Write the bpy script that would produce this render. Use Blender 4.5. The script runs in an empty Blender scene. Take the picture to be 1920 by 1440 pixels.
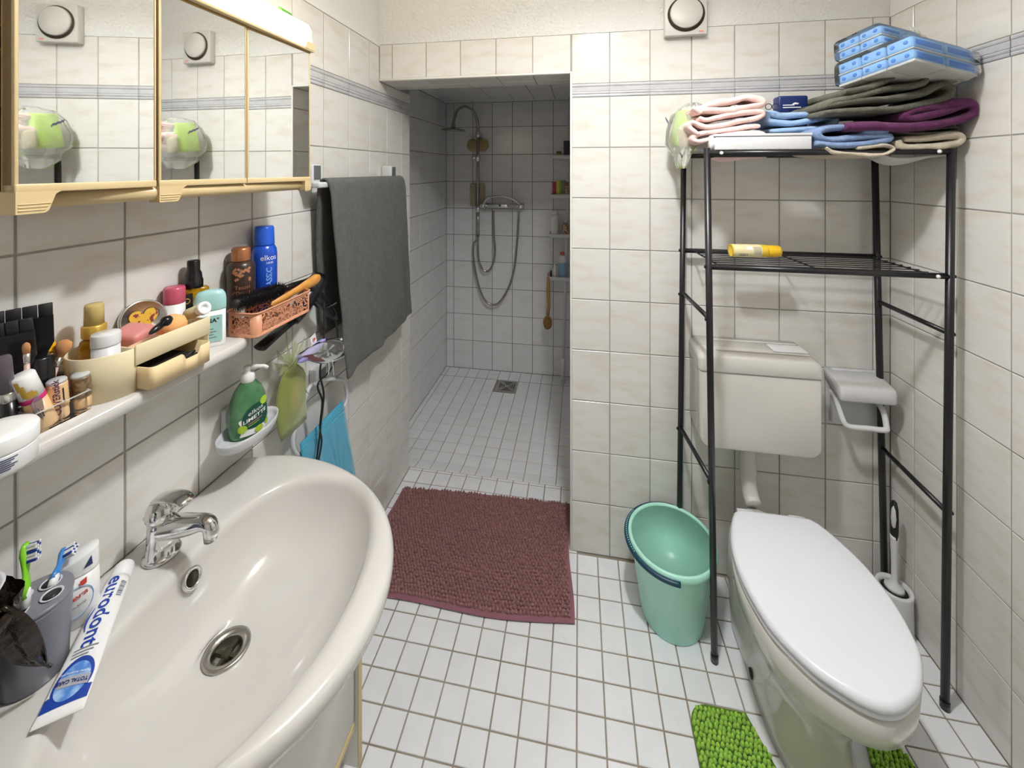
import bpy, bmesh, math, random
from mathutils import Vector, Matrix, noise
PI = math.pi
scene = bpy.context.scene
C = scene.collection

# ---------------------------------------------------------------- camera, world, light, exposure
F_PX, YAW, HZ, CAM_H = 745.8, -0.16652, 319.03, 1.5097      # focal length and horizon of the 1920x1440 frame
cam_d = bpy.data.cameras.new('camera')
cam_d.sensor_fit = 'HORIZONTAL'; cam_d.sensor_width = 36.0
cam_d.lens = F_PX / 1920 * 36.0
cam_d.shift_y = -(720 - HZ) / 1920
cam_d.clip_start = 0.02
cam = bpy.data.objects.new('camera', cam_d); C.objects.link(cam)
cam.location = (0, 0, CAM_H); cam.rotation_euler = (PI / 2, 0, -YAW)
scene.camera = cam
scene.view_settings.view_transform = 'Standard'
scene.view_settings.look = 'None'
scene.view_settings.gamma = 1.0
scene.view_settings.use_curve_mapping = False
scene.view_settings.exposure = -0.19
w = bpy.data.worlds.new('world'); scene.world = w; w.use_nodes = True
w.node_tree.nodes['Background'].inputs[0].default_value = (0.9, 0.95, 1, 1)
w.node_tree.nodes['Background'].inputs[1].default_value = 0.05
ld = bpy.data.lights.new('ceiling_light', 'AREA'); ld.shape = 'DISK'; ld.size = .11
ld.energy = 17; ld.spread = math.radians(160); ld.color = (0.95, 0.975, 1.0)
lo = bpy.data.objects.new('ceiling_light', ld); C.objects.link(lo); lo.location = (0.10, 0.76, 2.305)
lp2 = bpy.data.lights.new('ceiling_fill', 'AREA'); lp2.shape = 'DISK'; lp2.size = .2; lp2.energy = 18; lp2.color = (1.0, 0.95, 0.87)     # added unseen uplight: warm bounce off the ceiling fills the shadows
lo2 = bpy.data.objects.new('ceiling_fill', lp2); C.objects.link(lo2); lo2.location = (0.10, 0.76, 2.315); lo2.rotation_euler = (PI, 0, 0)

# ---------------------------------------------------------------- pixel -> place helpers
_c, _s = math.cos(YAW), math.sin(YAW)
def _ray(px, py):
    u = (px - 960) / F_PX; v = (HZ - py) / F_PX
    return (u * _c + _s, _c - u * _s, v)
def atX(px, py, X): d = _ray(px, py); t = X / d[0]; return Vector((X, d[1] * t, CAM_H + d[2] * t))
def atY(px, py, Y): d = _ray(px, py); t = Y / d[1]; return Vector((d[0] * t, Y, CAM_H + d[2] * t))
def atZ(px, py, Z): d = _ray(px, py); t = (Z - CAM_H) / d[2]; return Vector((d[0] * t, d[1] * t, Z))
def proj(x, y, z):
    zz = x * _s + y * _c
    return (960 + F_PX * (x * _c - y * _s) / zz, HZ - F_PX * (z - CAM_H) / zz) if zz > .01 else None

XL, XR, YB = -0.848, 1.077, 1.595            # left wall, right wall, back wall

# ---------------------------------------------------------------- materials
def lin(c):
    if isinstance(c, str):
        c = c.lstrip('#'); c = [int(c[i:i + 2], 16) / 255 for i in (0, 2, 4)]
    return tuple((x / 12.92 if x <= .04045 else ((x + .055) / 1.055) ** 2.4) for x in c) + (1,)
M = {}
def mat(name, col, rough=.5, metal=0, spec=.5, bump=None, var=None, trans=0, emit=None, alpha=None, ior=None, coat=0, sheen=0, sss=0, rnd=0):
    """bump=(scale,strength[,kind]); var=(colour2,scale,detail,contrast lo,hi[,stretch]); rnd=value spread by object"""
    m = bpy.data.materials.new(name); m.use_nodes = True; M[name] = m
    nt = m.node_tree; b = nt.nodes['Principled BSDF']; N = nt.nodes.new; Lk = nt.links.new
    b.inputs['Base Color'].default_value = lin(col)
    b.inputs['Roughness'].default_value = rough; b.inputs['Metallic'].default_value = metal
    b.inputs['Specular IOR Level'].default_value = spec
    if ior: b.inputs['IOR'].default_value = ior
    if trans: b.inputs['Transmission Weight'].default_value = trans
    if coat: b.inputs['Coat Weight'].default_value = coat; b.inputs['Coat Roughness'].default_value = .05
    if sheen: b.inputs['Sheen Weight'].default_value = sheen; b.inputs['Sheen Roughness'].default_value = .6
    if sss: b.inputs['Subsurface Weight'].default_value = sss; b.inputs['Subsurface Radius'].default_value = (.01, .008, .006)
    if alpha is not None: b.inputs['Alpha'].default_value = alpha
    if emit: b.inputs['Emission Color'].default_value = lin(emit[0]); b.inputs['Emission Strength'].default_value = emit[1]
    vec = None
    if bump or var:
        tc = N('ShaderNodeTexCoord'); vec = tc.outputs['Object']
        if rnd:
            oi = N('ShaderNodeObjectInfo'); mu = N('ShaderNodeVectorMath'); mu.operation = 'MULTIPLY_ADD'
            Lk(oi.outputs['Random'], mu.inputs[0]); mu.inputs[1].default_value = (37, 53, 71); Lk(vec, mu.inputs[2]); vec = mu.outputs[0]
    if var:
        v = vec
        if len(var) > 5:
            mp = N('ShaderNodeMapping'); mp.inputs['Scale'].default_value = var[5]
            mp.inputs['Rotation'].default_value = (0, 0, var[6] if len(var) > 6 else 0); Lk(v, mp.inputs[0]); v = mp.outputs[0]
        n = N('ShaderNodeTexNoise'); n.inputs['Scale'].default_value = var[1]; n.inputs['Detail'].default_value = var[2]; Lk(v, n.inputs['Vector'])
        r = N('ShaderNodeMapRange'); r.inputs[1].default_value = var[3]; r.inputs[2].default_value = var[4]; Lk(n.outputs['Fac'], r.inputs[0])
        mx = N('ShaderNodeMix'); mx.data_type = 'RGBA'; mx.inputs['A'].default_value = lin(col); mx.inputs['B'].default_value = lin(var[0])
        Lk(r.outputs[0], mx.inputs['Factor']); out = mx.outputs['Result']
        if rnd:
            hs = N('ShaderNodeHueSaturation'); mr = N('ShaderNodeMapRange'); mr.inputs[3].default_value = 1 - rnd; mr.inputs[4].default_value = 1 + rnd * .5
            Lk(oi.outputs['Random'], mr.inputs[0]); Lk(mr.outputs[0], hs.inputs['Value']); Lk(out, hs.inputs['Color']); out = hs.outputs[0]
        Lk(out, b.inputs['Base Color'])
    if bump:
        kind = bump[2] if len(bump) > 2 else 'noise'
        if kind == 'voronoi':
            n = N('ShaderNodeTexVoronoi'); n.inputs['Scale'].default_value = bump[0]; o = n.outputs['Distance']
        elif kind == 'wave':
            n = N('ShaderNodeTexWave'); n.inputs['Scale'].default_value = bump[0]; o = n.outputs['Fac']
        else:
            n = N('ShaderNodeTexNoise'); n.inputs['Scale'].default_value = bump[0]; n.inputs['Detail'].default_value = 5; o = n.outputs['Fac']
        Lk(vec, n.inputs['Vector'])
        bp = N('ShaderNodeBump'); bp.inputs['Strength'].default_value = bump[1]; bp.inputs['Distance'].default_value = bump[3] if len(bump) > 3 else .004
        Lk(o, bp.inputs['Height']); Lk(bp.outputs[0], b.inputs['Normal'])
    return m
def film(name, col, dens, gloss, rough=.06):
    """thin clear plastic: transparent sheet that mirrors at grazing angles"""
    m = bpy.data.materials.new(name); m.use_nodes = True; M[name] = m
    nt = m.node_tree; N = nt.nodes.new; Lk = nt.links.new; nt.nodes.remove(nt.nodes['Principled BSDF'])
    out = nt.nodes['Material Output']
    t = N('ShaderNodeBsdfTransparent'); t.inputs[0].default_value = lin(col)
    g = N('ShaderNodeBsdfGlossy'); g.inputs['Roughness'].default_value = rough; g.inputs[0].default_value = (1, 1, 1, 1)
    d = N('ShaderNodeBsdfDiffuse'); d.inputs[0].default_value = lin('#eeeeea')
    lw = N('ShaderNodeLayerWeight'); lw.inputs[0].default_value = gloss
    a = N('ShaderNodeMixShader'); a.inputs[0].default_value = dens; Lk(t.outputs[0], a.inputs[1]); Lk(d.outputs[0], a.inputs[2])
    b = N('ShaderNodeMixShader'); Lk(lw.outputs['Fresnel'], b.inputs[0]); Lk(a.outputs[0], b.inputs[1]); Lk(g.outputs[0], b.inputs[2])
    Lk(b.outputs[0], out.inputs[0]); return m

mat('wall_tile', '#e6e4e0', .16, spec=.5, var=('#dad1c2', 10, 5, .48, .85, (1, 3.2, 1), .35), bump=(9, .03, 'noise', .01), rnd=.03)
mat('shower_tile', '#ececed', .2, spec=.5, var=('#e2e1df', 7, 4, .45, .85, (1, 3, 1), .3), bump=(9, .05, 'noise', .01), rnd=.03)
mat('floor_tile', '#eeeff2', .22, spec=.5, var=('#e6e8ec', 14, 3, .4, .8), rnd=.03)
mat('grout', '#aaa8a5', .9, var=('#999692', 9, 4, .35, .7))
mat('grout_floor', '#8a7d6d', .95, var=('#a0968a', 6, 4, .35, .65))
mat('grout_shower', '#767472', .95)
mat('border_tile', '#c9c9cc', .22, var=('#bdbdc2', 20, 3, .4, .7))
mat('plaster', '#eeeeec', .95, bump=(95, .9, 'noise', .008))
mat('plaster_smooth', '#f0efec', .95, bump=(60, .3, 'noise', .004))
mat('trim_white', '#e6e4de', .3)
mat('chrome', '#dcdcdc', .08, 1)
mat('chrome_dull', '#a8a6a2', .25, 1)
mat('steel', '#b3b0aa', .32, 1)
mat('ceramic', '#cfccc8', .1, spec=.55, coat=.3)
mat('ceramic_wc', '#d8d5cf', .12, spec=.5, coat=.25)
mat('white_plastic', '#dfdfe0', .28)
mat('lid_plastic', '#e4e6ec', .2)
mat('cream_plastic', '#e9dcb8', .35)
mat('cabinet_beige', '#d9c193', .35)
mat('cabinet_gold', '#a5813f', .3)
mat('cabinet_dark', '#3a2b14', .6)
mat('mirror', '#eef0ee', .015, 1)
mat('lamp_glass', '#fff8e6', .3, emit=('#ffe9c4', 8.0))
mat('grey_plastic', '#cfd1d4', .3)
mat('dark_insert', '#63666a', .3)
mat('black_metal', '#17161a', .35)
mat('black_plastic', '#121114', .25)
mat('black_matte', '#1a181a', .6)
mat('screw_white', '#f2f2f2', .3)
mat('rubber_blue', '#123f55', .4)
mat('bucket', '#b8f0df', .3, sss=.15)
mat('bucket_inner', '#8cc9b6', .35)
def terry(name, col, col2, s=.8): return mat(name, col, .95, spec=.15, sheen=.12, bump=(420, s, 'noise', .005), var=(col2, 60, 6, .3, .7))
terry('terry_grey', '#676865', '#585a57', 1.0)
terry('terry_olive', '#6f6d5e', '#57564b')
terry('terry_purple', '#6a2a5e', '#551e4b')
terry('terry_cream', '#ddd3c1', '#cabda7')
terry('terry_blue', '#90a8cf', '#7891be')
terry('cloth_pink', '#efd3cd', '#e6c2bb', .15)
terry('cloth_lightblue', '#a6c3e6', '#92b2da', .2)
terry('cloth_white', '#e4e2dc', '#d8d5cd', .2)
mat('cloth_cyan', '#2b9dc0', .9, bump=(220, .6, 'wave', .003), sheen=.3)
mat('mat_red', '#8a5e5b', .95, spec=.15, sheen=.2, var=('#996e69', 60, 3, .3, .7))
mat('mat_red_base', '#8a5a66', .95, spec=.15, sheen=.3)
mat('mat_green', '#a2d04a', .95, spec=.15, sheen=.2, var=('#8abb3e', 50, 3, .3, .7))
mat('mat_green_base', '#56781f', .95)
mat('vanity_white', '#e2e0d8', .35)
mat('vanity_edge', '#d6c38f', .45)
mat('gap_dark', '#33301f', .8)
mat('white', '#efefef', .4); mat('paper_white', '#f4f4f2', .6)
mat('navy', '#1b2b63', .35); mat('blue_ink', '#1c3f9c', .4); mat('light_blue_ink', '#7fb6f0', .4)
mat('red_ink', '#d2452f', .4); mat('grey_ink', '#7d8290', .5); mat('purple_ink', '#5c2450', .5); mat('black_ink', '#1a1a1e', .5)
mat('blue_can', '#1a4fc4', .25, spec=.6); mat('blue_cap', '#2a63dc', .3)
mat('copper', '#b97a55', .32, .6); mat('brown_body', '#3a2a24', .3); mat('copper_ink', '#c98f6b', .35, .4)
mat('teal_cap', '#a9d5d3', .3, sss=.1); mat('pink_cap', '#c1566f', .25); mat('puff', '#f2b677', .8, sss=.1)
mat('basket_pink', '#d99a78', .4)
mat('basket_hole', '#4a352b', .7)
mat('gold_liquid', '#d8a512', .08, trans=.75, ior=1.35); mat('gold_cap', '#c7a245', .3, .35)
mat('clear_plastic', '#f4f4f4', .04, trans=1.0, ior=1.2)
mat('smoke_plastic', '#b9aeb9', .1, trans=.8, ior=1.2)
mat('frosted', '#e6e8ea', .35, trans=.35)
mat('wood', '#d59a4c', .45, var=('#bf8237', 30, 3, .4, .7, (1, 6, 1)))
mat('bamboo', '#b98d57', .6)
mat('bristle', '#8a6b3a', .9)
mat('soap_green', '#7fae84', .12, trans=.55, ior=1.35, var=('#5c9a68', 25, 2, .4, .6)); mat('soap_dark_green', '#0e4a3e', .35); mat('lime', '#a9c93a', .4)
mat('dish_plastic', '#c3c6c8', .15, trans=.25)
mat('organza', '#8f9a33', .7, alpha=.62, sheen=.5); mat('lavender', '#aaa3e0', .6)
mat('yellow_can', '#f0c83a', .3); mat('yellow_cap', '#f4c422', .3); mat('can_print', '#efe3b4', .4)
mat('sponge_blue', '#6fa8ea', .95, bump=(500, .6), var=('#5c97e0', 60, 3, .3, .7), sss=.1)
mat('sponge_light', '#8fc0f2', .95, bump=(500, .6), var=('#80b4ec', 60, 3, .3, .7), sss=.1)
mat('sponge_deep', '#3f84dd', .95, bump=(500, .5)); mat('scour_white', '#dcdcd4', .95, bump=(400, .6))
film('bag_film', '#fdfdfd', .06, .16); film('bag_film_milky', '#fbfbfa', .26, .16)
mat('lime_green', '#b5dd2c', .35); mat('beige_label', '#cfc49a', .5)
mat('shower_yellow', '#b9a878', .9, bump=(160, .8)); mat('pad_beige', '#bcae92', .8, bump=(120, .8, 'voronoi', .006))
mat('brush_green', '#86d12f', .3); mat('brush_blue', '#3f7fc4', .3); mat('cup_grey', '#7d7e88', .3, var=('#6b6c78', 12, 3, .4, .7)); mat('cup_dark', '#2c2b31', .5)
mat('foil_brown', '#241a12', .12, .2, bump=(40, .6, 'noise', .01)); mat('vase_white', '#d5d8dc', .3)
mat('concealer', '#e2bd8e', .4); mat('concealer_wrap', '#9d8564', .35, .3, var=('#6e5a42', 120, 3, .4, .6)); mat('magenta', '#c02a72', .35)
mat('brush_hair', '#c48a5a', .9); mat('brush_handle', '#c9a9a0', .25); mat('silver', '#c9c6c0', .2, .9)
mat('mascara_yellow', '#eab414', .3); mat('red_dark', '#6b1f1d', .3)
mat('heart_yellow', '#d8a92a', .4, var=('#7c1f2a', 130, 2, .56, .6)); mat('rose', '#d48a88', .4); mat('peach', '#ecc39d', .5)
mat('leaf', '#4f9a2e', .5); mat('fan_white', '#d6d4cf', .35); mat('fan_dark', '#3a3020', .7)
mat('tag_white', '#efeeea', .5); mat('red_mark', '#f08a80', .5)

# ---------------------------------------------------------------- mesh building
def link(o, parent=None):
    C.objects.link(o)
    if parent is not None: o.parent = parent
    return o
def tag(o, label, cat, group=None):
    o['label'] = label; o['category'] = cat
    if group: o['group'] = group
    return o
def thing(name, label, cat, loc=(0, 0, 0), rz=0, group=None, rot=None):
    o = bpy.data.objects.new(name, None); o.empty_display_size = .05; C.objects.link(o)
    o.location = loc; o.rotation_euler = rot if rot else (0, 0, rz)
    return tag(o, label, cat, group)
class MB:
    def __init__(s): s.v = []; s.f = []; s.sm = []
    def add(s, v, f, smooth=True):
        n = len(s.v); s.v += [tuple(p) for p in v]; s.f += [tuple(i + n for i in q) for q in f]; s.sm += [smooth] * len(f); return s
    def box(s, c, size, bev=0, seg=2, R=None):
        bm = bmesh.new(); bmesh.ops.create_cube(bm, size=1)
        for q in bm.verts: q.co = Vector((q.co.x * size[0], q.co.y * size[1], q.co.z * size[2]))
        if bev: bmesh.ops.bevel(bm, geom=bm.edges[:], offset=bev, segments=seg, profile=.5, affect='EDGES')
        bm.verts.index_update(); c = Vector(c)
        s.add([c + (R @ q.co if R else q.co) for q in bm.verts], [[q.index for q in f.verts] for f in bm.faces], bool(bev)); bm.free(); return s
    def box2(s, a, b, bev=0, seg=2):
        return s.box([(a[i] + b[i]) / 2 for i in range(3)], [abs(b[i] - a[i]) for i in range(3)], bev, seg)
    def rings(s, rings, closed=True, cap0=False, cap1=False, smooth=True):
        n = len(rings[0]); v = [p for r in rings for p in r]; f = []
        for i in range(len(rings) - 1):
            for j in range(n if closed else n - 1):
                k = (j + 1) % n; f.append((i * n + j, i * n + k, (i + 1) * n + k, (i + 1) * n + j))
        if cap0: f.append(tuple(range(n))[::-1])
        if cap1: f.append(tuple((len(rings) - 1) * n + j for j in range(n)))
        return s.add(v, f, smooth)
    def lathe(s, prof, c=(0, 0, 0), n=24, axis='z', sx=1, sy=1, R=None, cap=True):
        """prof: list of (radius, height)"""
        c = Vector(c); rr = []
        for r, h in prof:
            ring = []
            for j in range(n):
                a = 2 * PI * j / n; p = Vector((r * math.cos(a) * sx, r * math.sin(a) * sy, h))
                if axis == 'x': p = Vector((p.z, p.x, p.y))
                if axis == 'y': p = Vector((p.y, p.z, p.x))
                ring.append(c + (R @ p if R else p))
            rr.append(ring)
        return s.rings(rr, True, cap, cap)
    def tube(s, pts, r, n=10, cap=True, sx=1.0):
        pts = [Vector(p) for p in pts]; rr = []; up = None
        for i, p in enumerate(pts):
            d = (pts[min(i + 1, len(pts) - 1)] - pts[max(i - 1, 0)]).normalized()
            if up is None: up = Vector((0, 0, 1)) if abs(d.z) < .9 else Vector((1, 0, 0))
            a = (up - d * up.dot(d)).normalized(); b = d.cross(a); up = a
            q = r[i] if isinstance(r, (list, tuple)) else r
            rr.append([p + (a * math.cos(2 * PI * j / n) * sx + b * math.sin(2 * PI * j / n)) * q for j in range(n)])
        return s.rings(rr, True, cap, cap)
    def grid(s, fn, nu, nv, smooth=True):
        v = [fn(i / nu, j / nv) for i in range(nu + 1) for j in range(nv + 1)]; m = nv + 1
        return s.add(v, [(i * m + j, (i + 1) * m + j, (i + 1) * m + j + 1, i * m + j + 1) for i in range(nu) for j in range(nv)], smooth)
    def prism(s, poly, fn, h0, h1, smooth=False):
        """poly 2D outline, fn(x,y,h)->3D"""
        n = len(poly); v = [fn(x, y, h0) for x, y in poly] + [fn(x, y, h1) for x, y in poly]
        f = [tuple(range(n))[::-1], tuple(range(n, 2 * n))] + [(i, (i + 1) % n, n + (i + 1) % n, n + i) for i in range(n)]
        return s.add(v, f, smooth)
    def xf(s, fn): s.v = [tuple(fn(Vector(p))) for p in s.v]; return s
    def mesh(s, name, m):
        me = bpy.data.meshes.new(name); me.from_pydata(s.v, [], s.f); me.materials.append(M[m])
        me.polygons.foreach_set('use_smooth', s.sm); me.update()
        bm = bmesh.new(); bm.from_mesh(me); bmesh.ops.recalc_face_normals(bm, faces=bm.faces[:]); bm.to_mesh(me); bm.free()
        return me
    def build(s, name, m, parent=None, world=False, label=None, kind=None):
        o = bpy.data.objects.new(name, s.mesh(name, m)); link(o, parent)
        if world and parent is not None:
            o.matrix_parent_inverse = parent_world(parent).inverted()
        if label: o['label'] = label
        if kind: o['kind'] = kind
        return o
def parent_world(p):
    m = Matrix.LocRotScale(p.location, p.rotation_euler, p.scale)
    return parent_world(p.parent) @ p.matrix_parent_inverse @ m if p.parent else m
def rotM(x=0, y=0, z=0): return Matrix.Rotation(z, 3, 'Z') @ Matrix.Rotation(y, 3, 'Y') @ Matrix.Rotation(x, 3, 'X')
def bez(p, n=12):
    """smooth curve through points (Catmull-Rom)"""
    p = [Vector(q) for q in p]; out = []
    for i in range(len(p) - 1):
        a, b, c, d = p[max(i - 1, 0)], p[i], p[i + 1], p[min(i + 2, len(p) - 1)]
        for k in range(n):
            t = k / n; out.append(.5 * ((2 * b) + (c - a) * t + (2 * a - 5 * b + 4 * c - d) * t * t + (3 * b - a - 3 * c + d) * t ** 3))
    return out + [p[-1]]
def interp(tab, x):
    if x <= tab[0][0]: return tab[0][1]
    for (a, b), (c, d) in zip(tab, tab[1:]):
        if x <= c: return b + (d - b) * (x - a) / (c - a)
    return tab[-1][1]
def text(body, size, fn, name, m, parent, align='CENTER', world=False, bold=0, lift=None):
    cu = bpy.data.curves.new('t', 'FONT'); cu.body = body; cu.size = size; cu.align_x = align; cu.align_y = 'CENTER'; cu.resolution_u = 3; cu.offset = bold
    ob = bpy.data.objects.new('t', cu); me0 = bpy.data.meshes.new_from_object(ob)
    b = MB(); b.add([fn(v.co.x, v.co.y) for v in me0.vertices], [tuple(p.vertices) for p in me0.polygons], False)
    bpy.data.objects.remove(ob); bpy.data.curves.remove(cu); bpy.data.meshes.remove(me0)
    return b.build(name, m, parent, world)
def cylmap(r, a0, z0, sx=1, sy=1, rot=0, c=(0, 0)):
    cr, sr = math.cos(rot), math.sin(rot)
    def f(x, y):
        x, y = x * cr - y * sr, x * sr + y * cr; a = a0 + x / r
        return (c[0] + r * sx * math.cos(a), c[1] + r * sy * math.sin(a), z0 + y)
    return f
def planemap(o, ux, uy, lift=0):
    o = Vector(o); ux = Vector(ux).normalized(); uy = Vector(uy); uy = (uy - ux * ux.dot(uy)).normalized(); n = ux.cross(uy)
    return lambda x, y: o + ux * x + uy * y + n * lift
def sgrid(fn, x0, x1, y0, y1, name, m, parent, nu=8, nv=2, world=False):
    return MB().grid(lambda u, v: fn(x0 + (x1 - x0) * u, y0 + (y1 - y0) * v), nu, nv).build(name, m, parent, world)
def dup(o, parent=None):
    c = o.copy(); link(c, parent); c.matrix_parent_inverse = o.matrix_parent_inverse
    for ch in list(o.children): dup(ch, c)
    return c
def struct(o): o['kind'] = 'structure'; return o

# ================================================================ THE ROOM
TILES = {}
def tile_mesh(w, h, m, t=.0024, ch=.0012):
    k = (round(w, 4), round(h, 4), m)
    if k not in TILES:
        x, y = k[0] / 2, k[1] / 2; r = [(-1, -1), (1, -1), (1, 1), (-1, 1)]
        v = [(a * x, b * y, -.002) for a, b in r] + [(a * x, b * y, t - ch) for a, b in r] + [(a * (x - ch), b * (y - ch), t) for a, b in r]
        f = [(0 + i, (1 + i) % 4, 4 + (1 + i) % 4, 4 + i) for i in range(4)] + [(4 + i, 4 + (1 + i) % 4, 8 + (1 + i) % 4, 8 + i) for i in range(4)] + [(8, 9, 10, 11)]
        me = bpy.data.meshes.new('tile'); me.from_pydata(v, [], f); me.materials.append(M[m]); me.update(); TILES[k] = me
    return TILES[k]
AX = {'left': Matrix(((0, 0, 1), (1, 0, 0), (0, 1, 0))), 'back': Matrix(((1, 0, 0), (0, 0, -1), (0, 1, 0))),
      'right': Matrix(((0, 0, -1), (-1, 0, 0), (0, 1, 0))), 'floor': Matrix.Identity(3), 'ceil': Matrix(((1, 0, 0), (0, -1, 0), (0, 0, -1)))}
rt = random.Random(4)
def tile_grid(parent, side, us, vs, d, m, gap=.0036, skip=None, name='tile', limit=None):
    """us, vs: joint lines along the wall and up; d: the wall's face"""
    cells = []
    for u0, u1 in zip(us, us[1:]):
        for v0, v1 in zip(vs, vs[1:]):
            u, v = (u0 + u1) / 2, (v0 + v1) / 2
            if u1 - u0 < .008 or v1 - v0 < .008 or (skip and skip(u, v)): continue
            p = {'left': (d, u, v), 'right': (d, u, v), 'back': (u, d, v), 'floor': (u, v, d), 'ceil': (u, v, d)}[side]
            cells.append((p, u1 - u0 - gap, v1 - v0 - gap))
    R = AX[side].to_4x4(); far = []
    if limit and len(cells) > limit:
        def vis(c):
            q = proj(*c[0])
            if not q or not (-40 < q[0] < 1960 and -40 < q[1] < 1480): return 1e6
            return math.dist(c[0], (0, 0, CAM_H)) + (50 if (c[0][0] < -.36 and c[0][1] < .9) else 0)
        cells.sort(key=vis); far = cells[limit:]; cells = cells[:limit]
    for p, w, h in cells:
        o = bpy.data.objects.new(name, tile_mesh(w, h, m)); link(o, parent)
        tilt = Matrix.Rotation(rt.uniform(-.0025, .0025), 4, 'X') @ Matrix.Rotation(rt.uniform(-.0025, .0025), 4, 'Y')
        o.matrix_world = Matrix.Translation(p) @ R @ tilt
    if far:
        b = MB()
        for p, w, h in far:
            me = tile_mesh(w, h, m); mw = Matrix.Translation(p) @ R
            b.add([mw @ q.co for q in me.vertices], [tuple(f.vertices) for f in me.polygons], False)
        b.build('tile_field', m, parent, kind='stuff')
def border_row(parent, side, us, z0, z1, d):
    """raised border strip: bead, flat band, double bead"""
    H = z1 - z0; prof = [(0, .0), (.0, .001), (.02, .0035), (.1, .0045), (.18, .0035), (.2, .001), (.22, .003), (.3, .0045), (.38, .003), (.40, .001), (.42, .0028), (.76, .0028), (.78, .001), (.8, .0035), (.9, .0045), (.98, .003), (1, .001), (1, .0)]
    for u0, u1 in zip(us, us[1:]):
        if u1 - u0 < .01: continue
        L = u1 - u0 - .002; k = ('border', round(L, 3), round(H, 3))
        if k not in TILES:
            b = MB(); b.rings([[(x, p[0] * H - H / 2, p[1]) for p in prof] for x in (-L / 2, L / 2)], closed=False, smooth=False)
            TILES[k] = b.mesh('border_tile', 'border_tile')
        p = {'left': (d, (u0 + u1) / 2, (z0 + z1) / 2), 'right': (d, (u0 + u1) / 2, (z0 + z1) / 2), 'back': ((u0 + u1) / 2, d, (z0 + z1) / 2)}[side]
        o = bpy.data.objects.new('border_tile', TILES[k]); link(o, parent); o.matrix_world = Matrix.Translation(p) @ AX[side].to_4x4()
def slab(name, a, b, m): return struct(MB().box2(a, b).build(name, m))
def lines(start, pitch, lo, hi):
    k0 = math.ceil((lo - start) / pitch); l = [start + pitch * k for k in range(k0, int((hi - start) // pitch) + 1)]
    l = [x for x in l if lo + .006 < x < hi - .006]
    return [lo] + l + [hi]
CEIL = 2.50; YF = -1.15
# --- left wall
wl = slab('wall_left', (XL - .12, YF, -.05), (XL - .002, 1.907, 2.042), 'grout')
ys = lines(.622, .1487, -.45, 1.907); zl = [0, .176, .376, .576, .776, .976, 1.176, 1.38, 1.588, 1.79]
tile_grid(wl, 'left', ys, zl, XL - .002, 'wall_tile', skip=lambda u, v: u < .15 and v < .9)
tile_grid(wl, 'left', [y for y in ys if y < 1.59] + [YB], [1.845, 2.042], XL - .002, 'wall_tile')
tile_grid(wl, 'left', [YB] + [y for y in ys if y > 1.6], [1.845, 1.893], XL - .002, 'wall_tile')
border_row(wl, 'left', ys, 1.79, 1.845, XL - .002)
struct(MB().box2((XL - .12, YF, 2.042), (XL + .0015, 1.72, CEIL)).build('wall_left_upper', 'plaster_smooth'))
# --- back wall: pillar, lintel
wb = slab('wall_back', (-.03, YB + .002, -.05), (XR + .12, 1.905, 2.049), 'grout')
MB().box2((XL - .12, YB + .002, 1.8945), (-.03, 1.785, 2.049)).build('lintel', 'grout', wb)
xs = lines(.119, .1508, -.028, XR); zb = [0, .2, .4, .6, .8, 1.0, 1.2, 1.4, 1.598, 1.798]
tile_grid(wb, 'back', xs, zb, YB + .002, 'wall_tile'); tile_grid(wb, 'back', xs, [1.85, 2.049], YB + .002, 'wall_tile')
border_row(wb, 'back', xs, 1.798, 1.85, YB + .002)
xl_ = [XL, -.789, -.636, -.486, -.335, -.184, -.032]
tile_grid(wb, 'back', xl_, [1.9, 2.049], YB + .002, 'wall_tile')
tile_grid(wb, 'ceil', xl_, [YB + .004, 1.70, 1.785], 1.8945, 'wall_tile')
struct(MB().box2((XL, YB, 2.049), (XR, 1.72, CEIL)).build('wall_back_upper', 'plaster'))
struct(MB().box2((XL, YB - .0015, 1.8935), (-.03, YB + .008, 1.9015), .001).build('trim_1', 'trim_white'))
struct(MB().box2((-.0345, YB - .0015, 0), (-.0265, YB + .006, 1.9), .001).build('trim_2', 'trim_white'))
# pillar's side in the passage
tile_grid(wb, 'right', [1.6, 1.745, 1.905], zb + [1.893], -.03, 'wall_tile')
# --- right wall
wr = slab('wall_right', (XR + .002, YF, -.05), (XR + .12, YB + .002, 2.047), 'grout')
yr = lines(1.348, .1478, -.2, YB)
tile_grid(wr, 'right', yr, zb, XR + .002, 'wall_tile', skip=lambda u, v: u < .35 and v < .7); tile_grid(wr, 'right', yr, [1.85, 2.047], XR + .002, 'wall_tile')
border_row(wr, 'right', yr, 1.798, 1.85, XR + .002)
struct(MB().box2((XR, YF, 2.047), (XR + .12, YB + .1, CEIL)).build('wall_right_upper', 'plaster_smooth'))
slab('wall_front', (XL - .12, YF - .1, -.05), (XR + .12, YF, CEIL), 'plaster_smooth')
slab('ceiling', (XL - .12, YF - .1, CEIL), (XR + .12, 1.72, CEIL + .08), 'plaster_smooth')
# --- floor
fl = slab('floor', (XL - .1, YF, -.08), (XR + .1, 1.912, -.0024), 'grout_floor')
tile_grid(fl, 'floor', lines(-.6233, .0772, XL, XR), lines(1.279, .0772, -.1, 1.912), -.0024, 'floor_tile', gap=.0042, limit=300,
          skip=lambda u, v: v > YB and u > -.02)
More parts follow.
